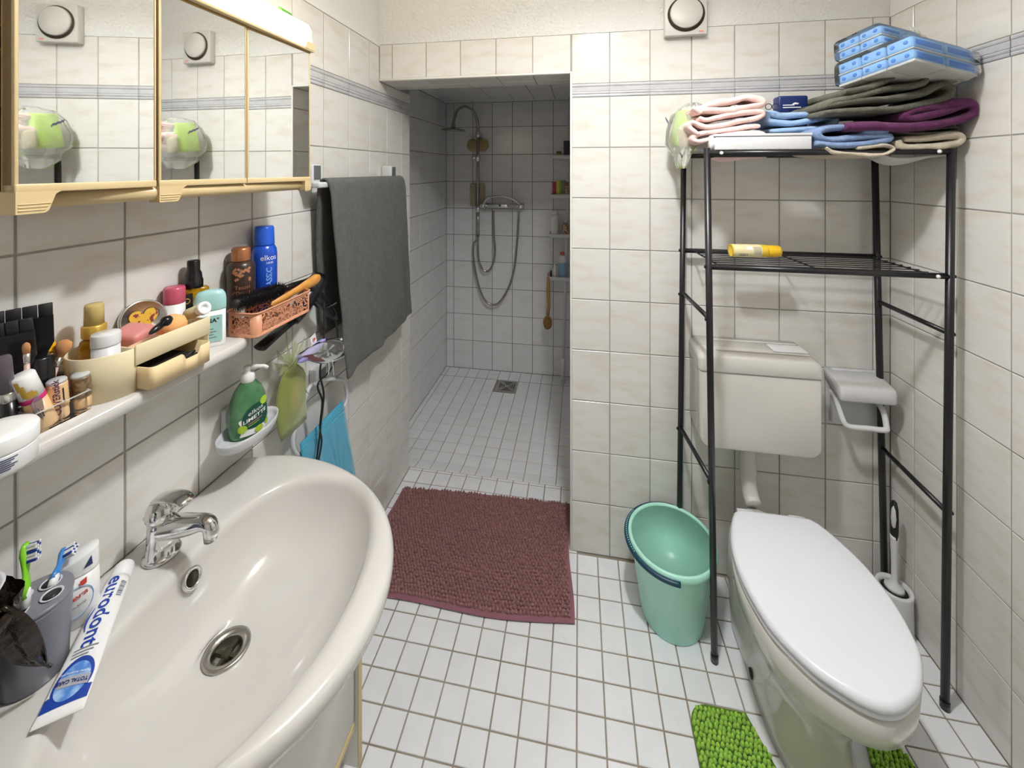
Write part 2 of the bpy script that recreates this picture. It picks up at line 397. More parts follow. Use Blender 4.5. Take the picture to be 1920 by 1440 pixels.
# --- shower
YS, XSL, XSR, ZSC, ZSF = 2.962, -1.015, .08, 2.027, -.014
ws = slab('wall_shower_back', (XSL - .1, YS + .002, -.1), (XSR + .1, YS + .1, 2.12), 'grout_shower')
zsr = [ZSF, .201, .404, .608, .81, 1.013, 1.217, 1.423, 1.629, 1.839, ZSC]
tile_grid(ws, 'back', [XSL, -.955, -.804, -.651, -.496, -.343, -.187, -.035, XSR], zsr, YS + .002, 'shower_tile')
wsl = slab('wall_shower_left', (XSL - .1, 1.907, -.1), (XSL - .002, YS + .002, 2.12), 'grout_shower')
tile_grid(wsl, 'left', lines(2.885, .1505, 1.912, YS), zsr, XSL - .002, 'shower_tile')
MB().box2((XSL - .08, 1.835, -.05), (XL - .003, 1.907, 2.12)).build('return', 'grout_shower', wsl)
wsr = slab('wall_shower_right', (XSR + .002, 1.905, -.1), (XSR + .1, YS + .002, 2.12), 'grout_shower')
tile_grid(wsr, 'right', lines(2.885, .1505, 1.91, YS), zsr, XSR + .002, 'shower_tile')
wsc = slab('ceiling_shower', (XSL - .1, 1.785, ZSC + .002), (XSR + .1, YS + .1, ZSC + .08), 'grout_shower')
MB().box2((XSL - .1, 1.775, 1.8945), (XSR, 1.79, ZSC + .01)).build('lintel_back', 'grout_shower', wsc)
tile_grid(wsc, 'ceil', [XSL, -.92, -.77, -.62, -.47, -.32, -.17, -.02, XSR], lines(2.885, .2, 1.795, YS), ZSC + .002, 'shower_tile')
fs = slab('floor_shower', (XSL - .02, 1.912, -.1), (XSR + .02, YS + .01, ZSF - .0024), 'grout_floor')
MB().add([(XSL, 1.912, -.0026), (XSR, 1.912, -.0026), (XSR, 1.985, ZSF - .0024), (XSL, 1.985, ZSF - .0024)], [(0, 1, 2, 3)], False).build('ramp_bed', 'grout_floor', fs)
DX0, DX1, DY0, DY1 = -.5745, -.4235, 2.683, 2.838
sx_ = lines(-.5045 - .0025, .0795, XSL, XSR)
tile_grid(fs, 'floor', sx_, [1.985 + .0771 * k for k in range(12)] + [2.838, 2.913, YS], ZSF - .0024, 'floor_tile', gap=.0034,
          skip=lambda u, v: DX0 < u < DX1 and DY0 < v < DY1)
for a, b_ in zip(sx_, sx_[1:]):
    if b_ - a < .01: continue
    o = bpy.data.objects.new('ramp_tile', tile_mesh(b_ - a - .003, .0708, 'floor_tile')); link(o, fs)
    o.matrix_world = Matrix.Translation(((a + b_) / 2, 1.949, (ZSF) / 2 - .0025)) @ Matrix.Rotation(math.atan2(ZSF, .073), 4, 'X')

# ================================================================ LEFT WALL FIXTURES
# --- mirror cabinet
mc = thing('mirror_cabinet', 'beige mirror cabinet with three mirror doors and a lit lamp panel on top', 'cabinet', (XL, .657, 1.465))
CF = -.70; Y0, Y1 = .37, .945; ZB, ZT = 1.459, 1.82
b = MB(); b.box2((XL + .002, Y0, ZB + .012), (XL + .012, Y1, ZT)); b.box2((XL + .012, Y0, ZB + .004), (CF - .02, Y1, ZB + .014))
b.box2((XL + .012, Y0, ZT - .012), (CF - .02, Y1, ZT)); b.box2((XL + .012, Y1 - .012, ZB + .014), (CF - .02, Y1, ZT - .012)); b.box2((XL + .012, Y0, ZB + .014), (CF - .02, Y0 + .012, ZT - .012))
b.box2((XL + .012, .555, ZB + .014), (CF - .022, .565, ZT - .012))
b.build('carcass', 'cabinet_beige', mc, True)
b = MB(); b.box2((XL + .012, Y0 + .012, 1.585), (CF - .04, .555, 1.591)); b.build('inner_shelf', 'cabinet_dark', mc, True)
b = MB(); b.box2((XL + .012, Y0 + .012, 1.69), (CF - .04, .555, 1.696)); b.build('inner_shelf', 'cabinet_dark', mc, True)
# rounded grip rail along the lower front edge
b = MB(); b.tube([(CF - .014, Y0 + .004, ZB + .012), (CF - .014, Y1 - .012, ZB + .012)], .012, 16); b.build('grip_rail', 'cabinet_beige', mc, True)
def mirror_door(w, tab, y_hinge, ang, dx=0):
    """door in local coordinates: y from 0 (hinge) to -w (free edge), x = 0 is the face"""
    e = bpy.data.objects.new('door', None); link(e, mc); e.empty_display_size = .03
    e.matrix_parent_inverse = parent_world(mc).inverted(); e.location = (CF + dx, y_hinge, 0); e.rotation_euler = (0, 0, ang)
    a, c = -w + .001, -.001
    b = MB(); b.box2((-.017, a, ZB + .024), (-.0035, c, ZT - .004)); b.build('door_panel', 'cabinet_gold', e)
    b = MB(); b.box2((-.0032, a + .005, ZB + .0325), (-.0012, c - .0035, ZT - .006)); b.build('mirror', 'mirror', e)
    for q0, q1 in ((a, a + .0045), (c - .003, c)): MB().box2((-.016, q0, ZB + .022), (0, q1, ZT - .004), .001).build('edge_strip', 'cabinet_beige', e)
    b = MB(); b.box2((-.016, a, ZT - .0065), (.0005, c, ZT - .002), .001); b.build('top_strip', 'cabinet_gold', e)
    b = MB(); b.box2((-.016, a, ZB + .0225), (.001, c, ZB + .0335), .0015)
    t0, t1 = (a, a + .040) if tab == 'near' else (c - .017, c)
    if tab == 'near':
        pts = [(a, ZB + .024), (a, ZB - .004), (a + .03, ZB - .004), (a + .034, ZB - .001), (a + .042, ZB + .02), (a + .048, ZB + .0235)]
    else:
        pts = [(c, ZB + .024), (c, ZB + .001), (c - .004, ZB - .003), (c - .018, ZB - .003), (c - .021, ZB + .0), (c - .021, ZB + .024)]
    b.prism(pts, lambda x, y, h: (h, x, y), -.02, .0015)
    b.build('lower_strip', 'cabinet_beige', e)
    b = MB()
    for k in range(3):
        z = ZB - .0005 + .004 * k
        y0, y1 = (a + .002, a + .03 + .003 * k) if tab == 'near' else (c - .017, c - .002)
        b.box2((.001, y0, z), (.0028, y1, z + .0016), .0006, 1)
    b.build('ridge', 'cabinet_beige', e)
    return e
mirror_door(.188, 'near', .561, .133)
mirror_door(.180, 'near', .743, -.013, .0023)
mirror_door(.195, 'far', .940, -.038, .0072)
# lamp panel above the doors
def lampprof(t):
    return [(XL + .004, ZT + .002), (CF + .008, ZT + .002), (CF + .013, ZT + .012), (CF + .010, ZT + .055), (CF + .003, ZT + .069), (CF - .012, ZT + .075), (XL + .004, ZT + .078)]
b = MB(); rr = []
for y, s in ((Y0, .96), (Y0 + .004, 1), (Y1 - .008, 1), (Y1 - .003, .985), (Y1, .95)):
    rr.append([(XL + .004 + (x - XL - .004) * s, y, ZT + .04 + (z - ZT - .04) * s) for x, z in lampprof(0)])
b.rings(rr, True, True, True); b.build('lamp_panel', 'lamp_glass', mc, True, label='glowing warm white lamp panel')
b = MB(); b.box2((XL + .01, Y0, ZT - .002), (CF + .014, Y1 + .001, ZT + .004), .001)
b.prism([(Y1 + .001, ZT + .002), (Y1 + .001, ZT + .021), (Y1 - .028, ZT + .021), (Y1 - .034, ZT + .002)], lambda x, y, h: (h, x, y), CF - .02, CF + .015)
b.build('lamp_bracket', 'cabinet_beige', mc, True)
# leaf tip on top of the cabinet
o = MB().grid(lambda u, v: (CF - .05 + (u - .5) * .03, .895 + .035 * v + .004 * math.sin(u * 3), ZT + .080 + .026 * math.sin(PI * (u * .999)) * (1 - v * .4) + .008 * v), 6, 6).build('leaf', 'leaf')
sm = o.modifiers.new('s', 'SOLIDIFY'); sm.thickness = .0012
tag(o, 'green leaf lying on top of the lit mirror cabinet', 'leaf')

# --- ventilation fan on the back wall
vf = thing('ventilation_fan', 'square white ventilation fan with round cover high on back wall', 'fan', (.393, YB, 2.0))
b = MB(); fx0, fx1, fz0, fz1 = .318, .468, 2.012, 2.162
b.box2((fx0, YB - .03, fz0), (fx1, YB - .0005, fz1), .004, 2); b.build('housing', 'fan_white', vf, True)
b = MB(); b.lathe([(.0, .0305), (.064, .0305), (.066, .031), (.066, .0312), (.0, .0312)], (.393, YB, 2.090), 40, 'y', R=Matrix.Rotation(PI, 3, 'X')); b.build('intake_shade', 'fan_dark', vf, True)  # flat dark disc paints the shade in the recess round the cover
b = MB(); b.lathe([(.0, .031), (.057, .031), (.057, .038), (.054, .041), (.0, .042)], (.393, YB, 2.093), 40, 'y', R=Matrix.Rotation(PI, 3, 'X')); b.build('round_cover', 'fan_white', vf, True)
b = MB(); b.box2((.438, YB - .0305, 2.021), (.454, YB - .0302, 2.026)); b.build('red_mark', 'red_mark', vf, True)

# --- towel rail and towel
tr = thing('towel_rail', 'light grey towel rail with dark square brackets on left wall', 'towel rail', (XL, 1.38, 1.48))
for y in (1.115, 1.632):
    b = MB(); b.box2((XL + .0015, y - .024, 1.455), (-.80, y + .024, 1.528), .006, 3); b.box2((-.802, y - .024, 1.455), (-.775, y + .024, 1.473), .005, 3)
    br = b.build('bracket', 'grey_plastic', tr, True)
    b = MB(); b.box2((-.801, y - .015, 1.48), (-.7985, y + .017, 1.524), .001); b.build('insert', 'dark_insert', br, True)
b = MB(); b.box2((-.795, 1.1, 1.456), (-.781, 1.65, 1.471), .005, 3); b.build('bar', 'grey_plastic', tr, True)
def towel_pt(u, v):
    # u along the path back hem -> over bar -> front hem, v across
    path = [(0, -.832, .965), (.25, -.826, 1.25), (.36, -.812, 1.44), (.40, -.803, 1.474), (.43, -.788, 1.484), (.46, -.772, 1.474), (.5, -.765, 1.44), (.75, -.757, 1.14), (1, -.750, .835)]
    x = interp([(a, c) for a, c, d in path], u); z = interp([(a, d) for a, c, d in path], u)
    fr = max(0, (u - .46) / .54); bk = max(0, (.40 - u) / .40)
    yl = 1.128 + .058 * fr + .05 * bk; yr = 1.672 + .04 * fr - .02 * bk
    wv = math.sin(v * 17 + 1.2 * fr) * .5 + math.sin(v * 31 + .6) * .3
    x += fr * .010 * wv + .003 * bk * wv
    if fr > 0: x = max(x, -.772); z += fr * fr * .03 * (v - .35) + .004 * math.sin(v * 9) * fr; z -= .03 * fr * (1 - v) ** 3 * 0
    return (x, yl + (yr - yl) * v + .003 * math.sin(u * 40) * fr, z)
o = MB().grid(towel_pt, 80, 60).build('hand_towel', 'terry_grey')
sm = o.modifiers.new('s', 'SOLIDIFY'); sm.thickness = .008; sm.offset = 0
sb = o.modifiers.new('d', 'SUBSURF'); sb.levels = sb.render_levels = 1
tag(o, 'large dark grey terry towel hanging over the towel rail', 'towel')
# care tag at the lower hem
b = MB(); b.box2((-.768, 1.57, .845), (-.7665, 1.60, .873)); t_ = b.build('care_tag', 'tag_white', o)

# --- glass shelf along the left wall
ZS = 1.137
sh = []
for y in (-.12, .74): sh.append((-.722, y))
for k in range(1, 13):
    a = PI / 2 * k / 12; sh.append((-.722 - .06 * (1 - math.cos(a)), .74 + .075 * math.sin(a)))
sh += [(-.79, .95), (XL + .001, .955), (XL + .001, -.12)]
b = MB(); n = len(sh); rr = []
for ins, z in ((.006, ZS - .024), (.001, ZS - .02), (0, ZS - .012), (.001, ZS - .004), (.006, ZS)):
    rr.append([(x - (ins if x > XL + .01 else 0), y, z) for x, y in sh])
b.rings(rr, True, True, True)
o = b.build('wall_shelf', 'ceramic'); tag(o, 'long white wall shelf crowded with cosmetics below the mirror cabinet', 'shelf')

# --- washbasin
BC = (-.618, .614)
def basin_outline():
    p = []
    for k in range(0, 121):
        a = -PI / 2 + PI * k / 120; p.append((-.70 + .375 * math.cos(a), .605 + .31 * math.sin(a)))
    for k in range(1, 13):
        t = k / 12; p.append((-.70 - .147 * t, .605 + .31 - .035 * t * t))
    for k in range(1, 24): p.append((-.847, .605 + .275 - .55 * k / 24))
    for k in range(12, 0, -1):
        t = k / 12; p.append((-.70 - .147 * t, .605 - .31 + .035 * t * t))
    return p
OUT = basin_outline()
def ray_poly(poly, c, a):
    d = (math.cos(a), math.sin(a)); best = 0
    for (x0, y0), (x1, y1) in zip(poly, poly[1:] + poly[:1]):
        ex, ey = x1 - x0, y1 - y0; den = d[0] * ey - d[1] * ex
        if abs(den) < 1e-12: continue
        t = ((x0 - c[0]) * ey - (y0 - c[1]) * ex) / den; s = ((x0 - c[0]) * d[1] - (y0 - c[1]) * d[0]) / den
        if t > 0 and -1e-6 <= s <= 1 + 1e-6: best = max(best, t)
    return best
INN = []
for k in range(240):
    a = 2 * PI * k / 240; ca, sa = math.cos(a), math.sin(a)
    e = 2 / (2.0 if ca > 0 else 2.9); INN.append((-.552 + .170 * abs(ca) ** e * (1 if ca > 0 else -1), .605 + .25 * abs(sa) ** e * (1 if sa > 0 else -1)))
NB = 128; ro = [ray_poly(OUT, BC, 2 * PI * k / NB) for k in range(NB)]; ri = [ray_poly(INN, BC, 2 * PI * k / NB) for k in range(NB)]
def bring(fn, z):
    out = []
    for k in range(NB):
        a = 2 * PI * k / NB; r = fn(ro[k], ri[k]); out.append((max(BC[0] + r * math.cos(a), XL + .0012), BC[1] + r * math.sin(a), z))
    return out
R_ = []
for f_, z in ((lambda o, i: o * .52, .632), (lambda o, i: o * .66, .655), (lambda o, i: o * .84, .70), (lambda o, i: o * .95, .735), (lambda o, i: o * .99, .755), (lambda o, i: o, .766), (lambda o, i: o - .0015, .775), (lambda o, i: o - .006, .782), (lambda o, i: o - .013, .7855),
              (lambda o, i: i + (o - i) * .55, .7862), (lambda o, i: min(i + .014, o - .014), .7855), (lambda o, i: i + .006, .7835), (lambda o, i: i, .7795), (lambda o, i: i - .006, .7725), (lambda o, i: i * .955, .758), (lambda o, i: i * .90, .735), (lambda o, i: i * .83, .711),
              (lambda o, i: i * .74, .692), (lambda o, i: i * .62, .677), (lambda o, i: i * .48, .667), (lambda o, i: i * .33, .661), (lambda o, i: .045, .656), (lambda o, i: .034, .6545), (lambda o, i: .027, .6535)):
    R_.append(bring(f_, z))
wb_ = thing('washbasin', 'wide oval white ceramic washbasin on left wall', 'washbasin', (XL, .605, .632))
b = MB(); b.rings(R_, True, True, False); bo = b.build('bowl', 'ceramic', wb_, True)
sb = bo.modifiers.new('d', 'SUBSURF'); sb.levels = sb.render_levels = 1
b = MB(); b.lathe([(.036, .6545), (.0365, .6585), (.034, .660), (.0245, .6575), (.023, .654), (.023, .636), (.0, .636)], (BC[0], BC[1], 0), 32, cap=False); dr = b.build('drain', 'steel', wb_, True, label='round steel drain')
b = MB(); b.box2((BC[0] - .022, BC[1] - .003, .642), (BC[0] + .022, BC[1] + .003, .650)); b.box2((BC[0] - .003, BC[1] - .022, .642), (BC[0] + .003, BC[1] + .022, .650)); b.lathe([(0, .64), (.008, .641), (.008, .652), (0, .653)], (BC[0], BC[1], 0), 16)
b.build('strainer', 'gap_dark', dr, True)
OV = Vector((-.7105, .632, .7490)); Ro = rotM(0, PI / 2 - .33, 0)
b = MB(); b.lathe([(.0175, -.004), (.0185, .002), (.0165, .0042), (.0125, .003), (.0118, -.001)], OV, 28, R=Ro, cap=False); ov = b.build('overflow_ring', 'chrome', wb_, True)
b = MB(); b.lathe([(0, -.001), (.0125, -.0005), (.0125, .0005), (0, .001)], OV, 24, R=Ro); b.build('overflow_shade', 'gap_dark', ov, True)  # dark disc paints the shade inside the overflow opening

# --- faucet
fc = thing('faucet', 'chrome single lever faucet on the washbasin', 'faucet', (-.775, .630, .786))
b = MB(); b.lathe([(.0, .0), (.029, 0), (.0295, .004), (.027, .007), (.024, .008), (.0225, .03), (.0215, .06), (.022, .07)], (0, 0, 0), 32); b.build('body', 'chrome', fc)
b = MB()
pth = bez([(-.002, 0, .05), (.03, 0, .057), (.065, 0, .066), (.090, 0, .073), (.104, 0, .071), (.108, 0, .060), (.107, 0, .053)], 6)
b.tube(pth, [interp([(0, .021), (8, .019), (18, .0135), (26, .0125), (32, .0125), (36, .011)], i) for i in range(len(pth))], 18); sp = b.build('spout', 'chrome', fc)
b = MB(); b.lathe([(.0, .044), (.0105, .044), (.0108, .056), (0, .056)], (.1065, 0, 0), 20); b.build('aerator', 'chrome_dull', sp)
b = MB(); b.lathe([(.0222, .071), (.0245, .074), (.0242, .085), (.021, .096), (.013, .104), (0, .107)], (0, 0, 0), 32); ln = b.build('lever', 'chrome', fc)
b = MB(); pl = bez([(-.022, 0, .090), (-.008, 0, .104), (.018, 0, .112), (.045, 0, .112), (.062, 0, .106)], 6)
b.tube(pl, [interp([(0, .006), (6, .015), (14, .0165), (22, .0145), (24, .006)], i) for i in range(len(pl))], 16, sx=.36); b.build('lever_plate', 'chrome', ln)
b = MB(); b.lathe([(0, -.012), (.004, -.012), (.004, .012), (0, .012)], (-.0245, 0, .072), 10, 'y'); b.box2((-.034, -.005, .066), (-.022, .005, .078), .002); b.build('pop_up_knob', 'chrome', fc)

# --- vanity cabinet below
va = thing('vanity_cabinet', 'white vanity cabinet with beige edges under the washbasin', 'cabinet', (XL, .61, 0))
VF = -.556
b = MB(); b.box2((XL + .002, .29, .11), (VF - .018, .925, .63)); b.build('carcass', 'vanity_white', va, True)
b = MB(); b.box2((XL + .002, .29, .0), (VF - .055, .92, .11)); b.build('plinth', 'vanity_white', va, True)
for y0, y1 in ((.292, .604), (.608, .919)):
    b = MB(); b.box2((VF - .017, y0, .128), (VF, y1, .62), .002); b.build('door', 'vanity_white', va, True)
b = MB(); b.box2((VF - .05, .292, .104), (VF + .001, .919, .122), .001); b.build('lower_rail', 'vanity_edge', va, True)
b = MB(); b.box2((XL + .002, .926, 0), (VF + .006, .941, .63), .001); b.build('side_panel', 'vanity_white', va, True)
b = MB(); b.box2((VF + .0062, .9255, 0.002), (VF + .0082, .9415, .63), .0005); b.build('edge_band', 'vanity_edge', va, True)
b = MB(); b.box2((VF - .01, .9205, .12), (VF - .004, .9255, .62)); b.build('gap', 'gap_dark', va, True)  # dark filler strip paints the shade between door and side panel

# --- soap dish and soap bottle
sd = thing('soap_dish', 'oval grey soap dish on a square wall bracket', 'soap dish', (XL, .85, .90))
b = MB(); b.box2((XL + .0012, .822, .872), (XL + .018, .882, .935), .004); bk = b.build('bracket', 'grey_plastic', sd, True)
b = MB(); b.box2((XL + .018, .83, .88), (XL + .021, .874, .93), .001); b.build('insert', 'dark_insert', bk, True)
DC = (-.775, .83); sdx, sdy = .044, .078
b = MB(); b.lathe([(0, -.012), (.85, -.012), (.96, -.004), (1.0, .008), (1.01, .014), (.985, .015), (.93, .006), (.86, -.002), (0, -.004)], (DC[0], DC[1], .888), 40, sx=sdx, sy=sdy); b.build('tray', 'grey_plastic', sd, True)
b = MB(); b.box2((XL + .016, .84, .878), (-.812, .866, .886)); b.build('arm', 'grey_plastic', sd, True)
sp_ = thing('soap_bottle', 'green pump bottle of lime liquid soap standing in the soap dish', 'soap bottle', (-.779, .832, .8852), -.42)
b = MB(); rr = []
for z, ax, ay in ((0, .024, .034), (.003, .0275, .039), (.03, .0275, .041), (.06, .0265, .0395), (.085, .024, .036), (.105, .019, .028), (.118, .0135, .018), (.124, .0115, .0125)):
    rr.append([(ax * abs(math.cos(a)) ** .85 * (1 if math.cos(a) > 0 else -1), ay * abs(math.sin(a)) ** .85 * (1 if math.sin(a) > 0 else -1), z) for a in [2 * PI * k / 32 for k in range(32)]])
b.rings(rr, True, True, True); b.build('body', 'soap_green', sp_)
b = MB(); b.lathe([(.013, .121), (.0145, .123), (.0145, .139), (.011, .142), (.0055, .143), (.0055, .150), (.0085, .151), (.0085, .157), (0, .1575)], (0, 0, 0), 20); pm = b.build('pump', 'paper_white', sp_)
b = MB(); b.tube([(0, 0, .153), (.012, .012, .1545), (.026, .026, .1535), (.031, .031, .149)], [.0055, .005, .004, .0032], 10); b.build('nozzle', 'paper_white', pm)
lab = lambda x, y: (.0274 * abs(math.cos(x / .033)) ** .85 + .0014, .0405 * math.sin(x / .033) * (1 - max(0, y - .06) * 2.2), y)
def patch(fn, pts, name, m, parent, nr=6):
    cx, cy = sum(p[0] for p in pts) / len(pts), sum(p[1] for p in pts) / len(pts); n = len(pts); b = MB()
    b.rings([[fn(cx + (x - cx) * k / nr, cy + (y - cy) * k / nr) for x, y in pts] for k in range(nr + 1)]); return b.build(name, m, parent)
def smooth_outline(pts, n=6): return [(q.x, q.y) for q in bez([(x, y, 0) for x, y in pts + pts[:1]], n)][:-1]
patch(lab, smooth_outline([(-.024, .008), (.03, .006), (.034, .03), (.026, .045), (.03, .06), (.012, .058), (-.002, .066), (-.014, .05), (-.026, .044), (-.02, .026)]), 'label_white', 'paper_white', sp_)
lab2 = lambda x, y: (lab(x, y)[0] + .0009, lab(x, y)[1], y)
patch(lab2, smooth_outline([(-.018, .024), (.004, .020), (.028, .024), (.032, .046), (.026, .066), (.008, .076), (-.010, .068), (-.02, .048)]), 'label_green', 'soap_dark_green', sp_)
lab3 = lambda x, y: (lab(x, y)[0] + .0018, lab(x, y)[1], y)
text('elkos', .0135, lambda x, y: lab3(x + .004, y + .060 + x * .3), 'lettering', 'paper_white', sp_)
text('LIMETTE', .0118, lambda x, y: lab3(x + .003, y + .046 + x * .3), 'lettering', 'paper_white', sp_, bold=.0002)
for k in range(2): sgrid(lambda x, y: lab3(x, y + (x - .003) * .3), -.010, .016 - k * .006, .036 - k * .005, .0375 - k * .005, 'printed_line', 'lime' if k else 'rose', sp_, 6, 1)
for x, y, r in ((.022, .075, .010), (-.020, .026, .009), (.01, .014, .008), (.03, .02, .007)):
    b = MB(); b.add([lab3(x, y)] + [lab3(x + r * math.cos(a), y + r * math.sin(a)) for a in [k * PI / 6 for k in range(12)]], [(0, i, i % 12 + 1) for i in range(1, 13)]); b.build('lime_print', 'lime', sp_)

# ================================================================ TOILET CORNER
TX = .597
LIDHW = [(.905, 0), (.908, .022), (.915, .042), (.926, .062), (.945, .092), (.97, .116), (1.015, .147), (1.06, .162), (1.12, .172), (1.18, .172), (1.24, .162), (1.30, .140), (1.345, .116), (1.355, .106), (1.357, 0)]
def egg(scale=1.0, grow=0.0, y_lo=None, y_hi=None, n=72):
    """closed outline of the lid as list of (x,y) around (TX,1.13)"""
    half = bez([(hw, y, 0) for y, hw in LIDHW], 8); pts = [(p.x, p.y) for p in half]
    full = [(TX + max(0, x), y) for x, y in pts] + [(TX - max(0, x), y) for x, y in pts[::-1][1:-1]]
    c = (TX, 1.14); out = []
    for k in range(n):
        a = 2 * PI * k / n; r = ray_poly(full, c, a) * scale + grow; out.append((c[0] + r * math.cos(a), c[1] + r * math.sin(a)))
    return out
tl = thing('toilet', 'white floor standing toilet with closed lid in front of the wall cistern', 'toilet', (TX, 1.2, 0))
# bowl lofted down into its foot
def ell(z, y0, y1, hw, p=2.2, n=72, x=TX):
    out = []
    for k in range(n):
        a = 2 * PI * k / n; ca, sa = math.cos(a), math.sin(a); e = 2 / p
        out.append((x + hw * abs(ca) ** e * (1 if ca > 0 else -1), (y0 + y1) / 2 + (y1 - y0) / 2 * abs(sa) ** e * (1 if sa > 0 else -1), z))
    return out
EG = egg()
R_ = [[(TX + (x - TX) * .8, 1.14 + (y - 1.14) * .8, .404) for x, y in EG], [(TX + (x - TX) * .97, 1.14 + (y - 1.14) * .97, .406) for x, y in EG], [(x, y, .400) for x, y in EG]]
R_.append([(TX + (x - TX) * .99, 1.14 + (y - 1.14) * .99, .37) for x, y in EG])
def mixr(a, b_, t): return [tuple(p[i] * (1 - t) + q[i] * t for i in range(3)) for p, q in zip(a, b_)]
e30 = ell(.30, .955, 1.42, .152); e24 = ell(.245, 1.0, 1.43, .128); e19 = ell(.195, 1.04, 1.43, .105); e14 = ell(.14, 1.062, 1.42, .09, 2.4); e08 = ell(.08, 1.068, 1.42, .09, 2.6); e03 = ell(.03, 1.06, 1.42, .097, 2.8); e00 = ell(0, 1.055, 1.42, .1, 2.8)
R_ += [mixr([(x, y, .335) for x, y in EG], ell(.335, .93, 1.40, .162), .5), e30, e24, e19, e14, e08, e03, e00]
b = MB(); b.rings(R_, True, True, True); o = b.build('bowl', 'ceramic_wc', tl, True)
b = MB(); b.rings([ell(.0, 1.22, 1.52, .10, 2.4), ell(.02, 1.215, 1.525, .104, 2.3), ell(.14, 1.23, 1.525, .112, 2.2), ell(.22, 1.27, 1.52, .11, 2.2), ell(.29, 1.31, 1.515, .10, 2.2), ell(.325, 1.34, 1.51, .08, 2.2), ell(.335, 1.37, 1.50, .05, 2.2)], True, True, True)
tb = b.build('trap_body', 'ceramic_wc', tl, True)
b = MB(); b.lathe([(0, -.006), (.012, -.006), (.012, .006), (0, .006)], (TX - .094, 1.27, .03), 14, 'x'); b.build('floor_bolt', 'gap_dark', tb, True)
b = MB(); rr = [[(TX + (x - TX) * s, 1.14 + (y - 1.14) * s, z) for x, y in EG] for s, z in ((.8, .4075), (.985, .4075), (1.0, .411), (1.0, .419), (.985, .4225), (.8, .4225))]
b.rings(rr, True, True, True); b.build('seat', 'lid_plastic', tl, True)
b = MB(); rr = [[(TX + (x - TX) * s, 1.14 + (y - 1.14) * s, z) for x, y in EG] for s, z in ((.8, .4235), (.995, .4235), (1.01, .4265), (1.008, .434), (.985, .4415), (.95, .4435), (.6, .4445), (.2, .4447))]
b.rings(rr, True, True, True); b.build('lid', 'lid_plastic', tl, True, label='smooth white closed lid')
for s in (-1, 1):
    b = MB(); b.lathe([(0, -.022), (.010, -.022), (.010, .022), (0, .022)], (TX + s * .075, 1.372, .418), 16, 'x'); b.build('hinge', 'white_plastic', tl, True)
# cistern
ci = thing('cistern', 'white plastic wall cistern above the toilet', 'cistern', (TX, YB, .56))
def rrect(x0, x1, z0, z1, r0, r1, n=8):
    p = []
    for (cx, cz, r, a0) in ((x1 - r1, z1 - r1, r1, 0), (x0 + r1, z1 - r1, r1, PI / 2), (x0 + r0, z0 + r0, r0, PI), (x1 - r0, z0 + r0, r0, 1.5 * PI)):
        for k in range(n + 1):
            a = a0 + PI / 2 * k / n; p.append((cx + r * math.cos(a), cz + r * math.sin(a)))
    return p
def loft_y(pr, ys): return [[(sum(q[0] for q in pr) / len(pr) * (1 - s) + x * s, y, (sum(q[1] for q in pr) / len(pr)) * (1 - s) + z * s) for x, z in pr] for y, s in ys]
pr = rrect(.410, .786, .562, .822, .035, .003)
b = MB(); b.rings(loft_y(pr, ((1.593, .985), (1.48, 1), (1.458, 1), (1.452, .992), (1.450, .97))), True, True, True); b.build('tank', 'ceramic_wc', ci, True)
pr = rrect(.407, .789, .8235, .888, .003, .03)
b = MB(); b.rings(loft_y(pr, ((1.593, .99), (1.478, 1), (1.458, .995), (1.449, .975), (1.447, .95))), True, True, True)
b.xf(lambda p: Vector((p.x, p.y, p.z - max(0, (p.z - .86)) * max(0, (1.50 - p.y)) * 8)))
cl = b.build('tank_lid', 'ceramic_wc', ci, True)
b = MB(); b.box2((.66, 1.497, .884), (.768, 1.552, .8905), .003, 3); b.build('flush_button', 'white_plastic', cl, True)
for k, y in enumerate((1.478, 1.565)):
    b = MB(); b.box2((.47, y, .8855), (.765, y + .006, .8895), .002); b.build('ridge', 'ceramic_wc', cl, True)
b = MB(); b.lathe([(.026, .535), (.03, .54), (.03, .563)], (.594, 1.535, 0), 24); b.build('pipe_collar', 'white_plastic', ci, True)
b = MB(); b.tube(bez([(.594, 1.535, .56), (.594, 1.535, .45), (.594, 1.53, .40), (.596, 1.515, .365), (.597, 1.495, .352)], 6), .026, 20); b.build('flush_pipe', 'ceramic_wc', ci, True)
# toilet paper holder
tp = thing('toilet_paper_holder', 'empty white plastic toilet paper holder with hinged cover', 'paper holder', (.95, YB, .7))
b = MB(); b.box2((.884, 1.578, .612), (1.048, YB - .0008, .806), .006, 3); b.build('back_plate', 'grey_plastic', tp, True)
pr = [(1.594, .806), (1.594, .775), (1.575, .772), (1.56, .758), (1.51, .733), (1.499, .735), (1.494, .742), (1.494, .775), (1.500, .783), (1.512, .787)]
b = MB(); rr = []
for x, s in ((.866, .93), (.870, .985), (.876, 1), (1.020, 1), (1.026, .985), (1.030, .93)):
    cy = sum(p[0] for p in pr) / len(pr); cz = sum(p[1] for p in pr) / len(pr); rr.append([(x, cy + (y - cy) * s, cz + (z - cz) * s) for y, z in pr])
b.rings(rr, True, True, True); b.build('cover', 'white_plastic', tp, True)
b = MB(); b.tube(bez([(.880, 1.575, .728), (.876, 1.545, .722), (.878, 1.515, .675), (.884, 1.505, .656), (.90, 1.502, .650), (.95, 1.502, .650), (.998, 1.502, .650), (1.008, 1.51, .66), (1.01, 1.53, .70), (1.01, 1.575, .725)], 6), .0085, 12); b.build('roll_arm', 'white_plastic', tp, True)
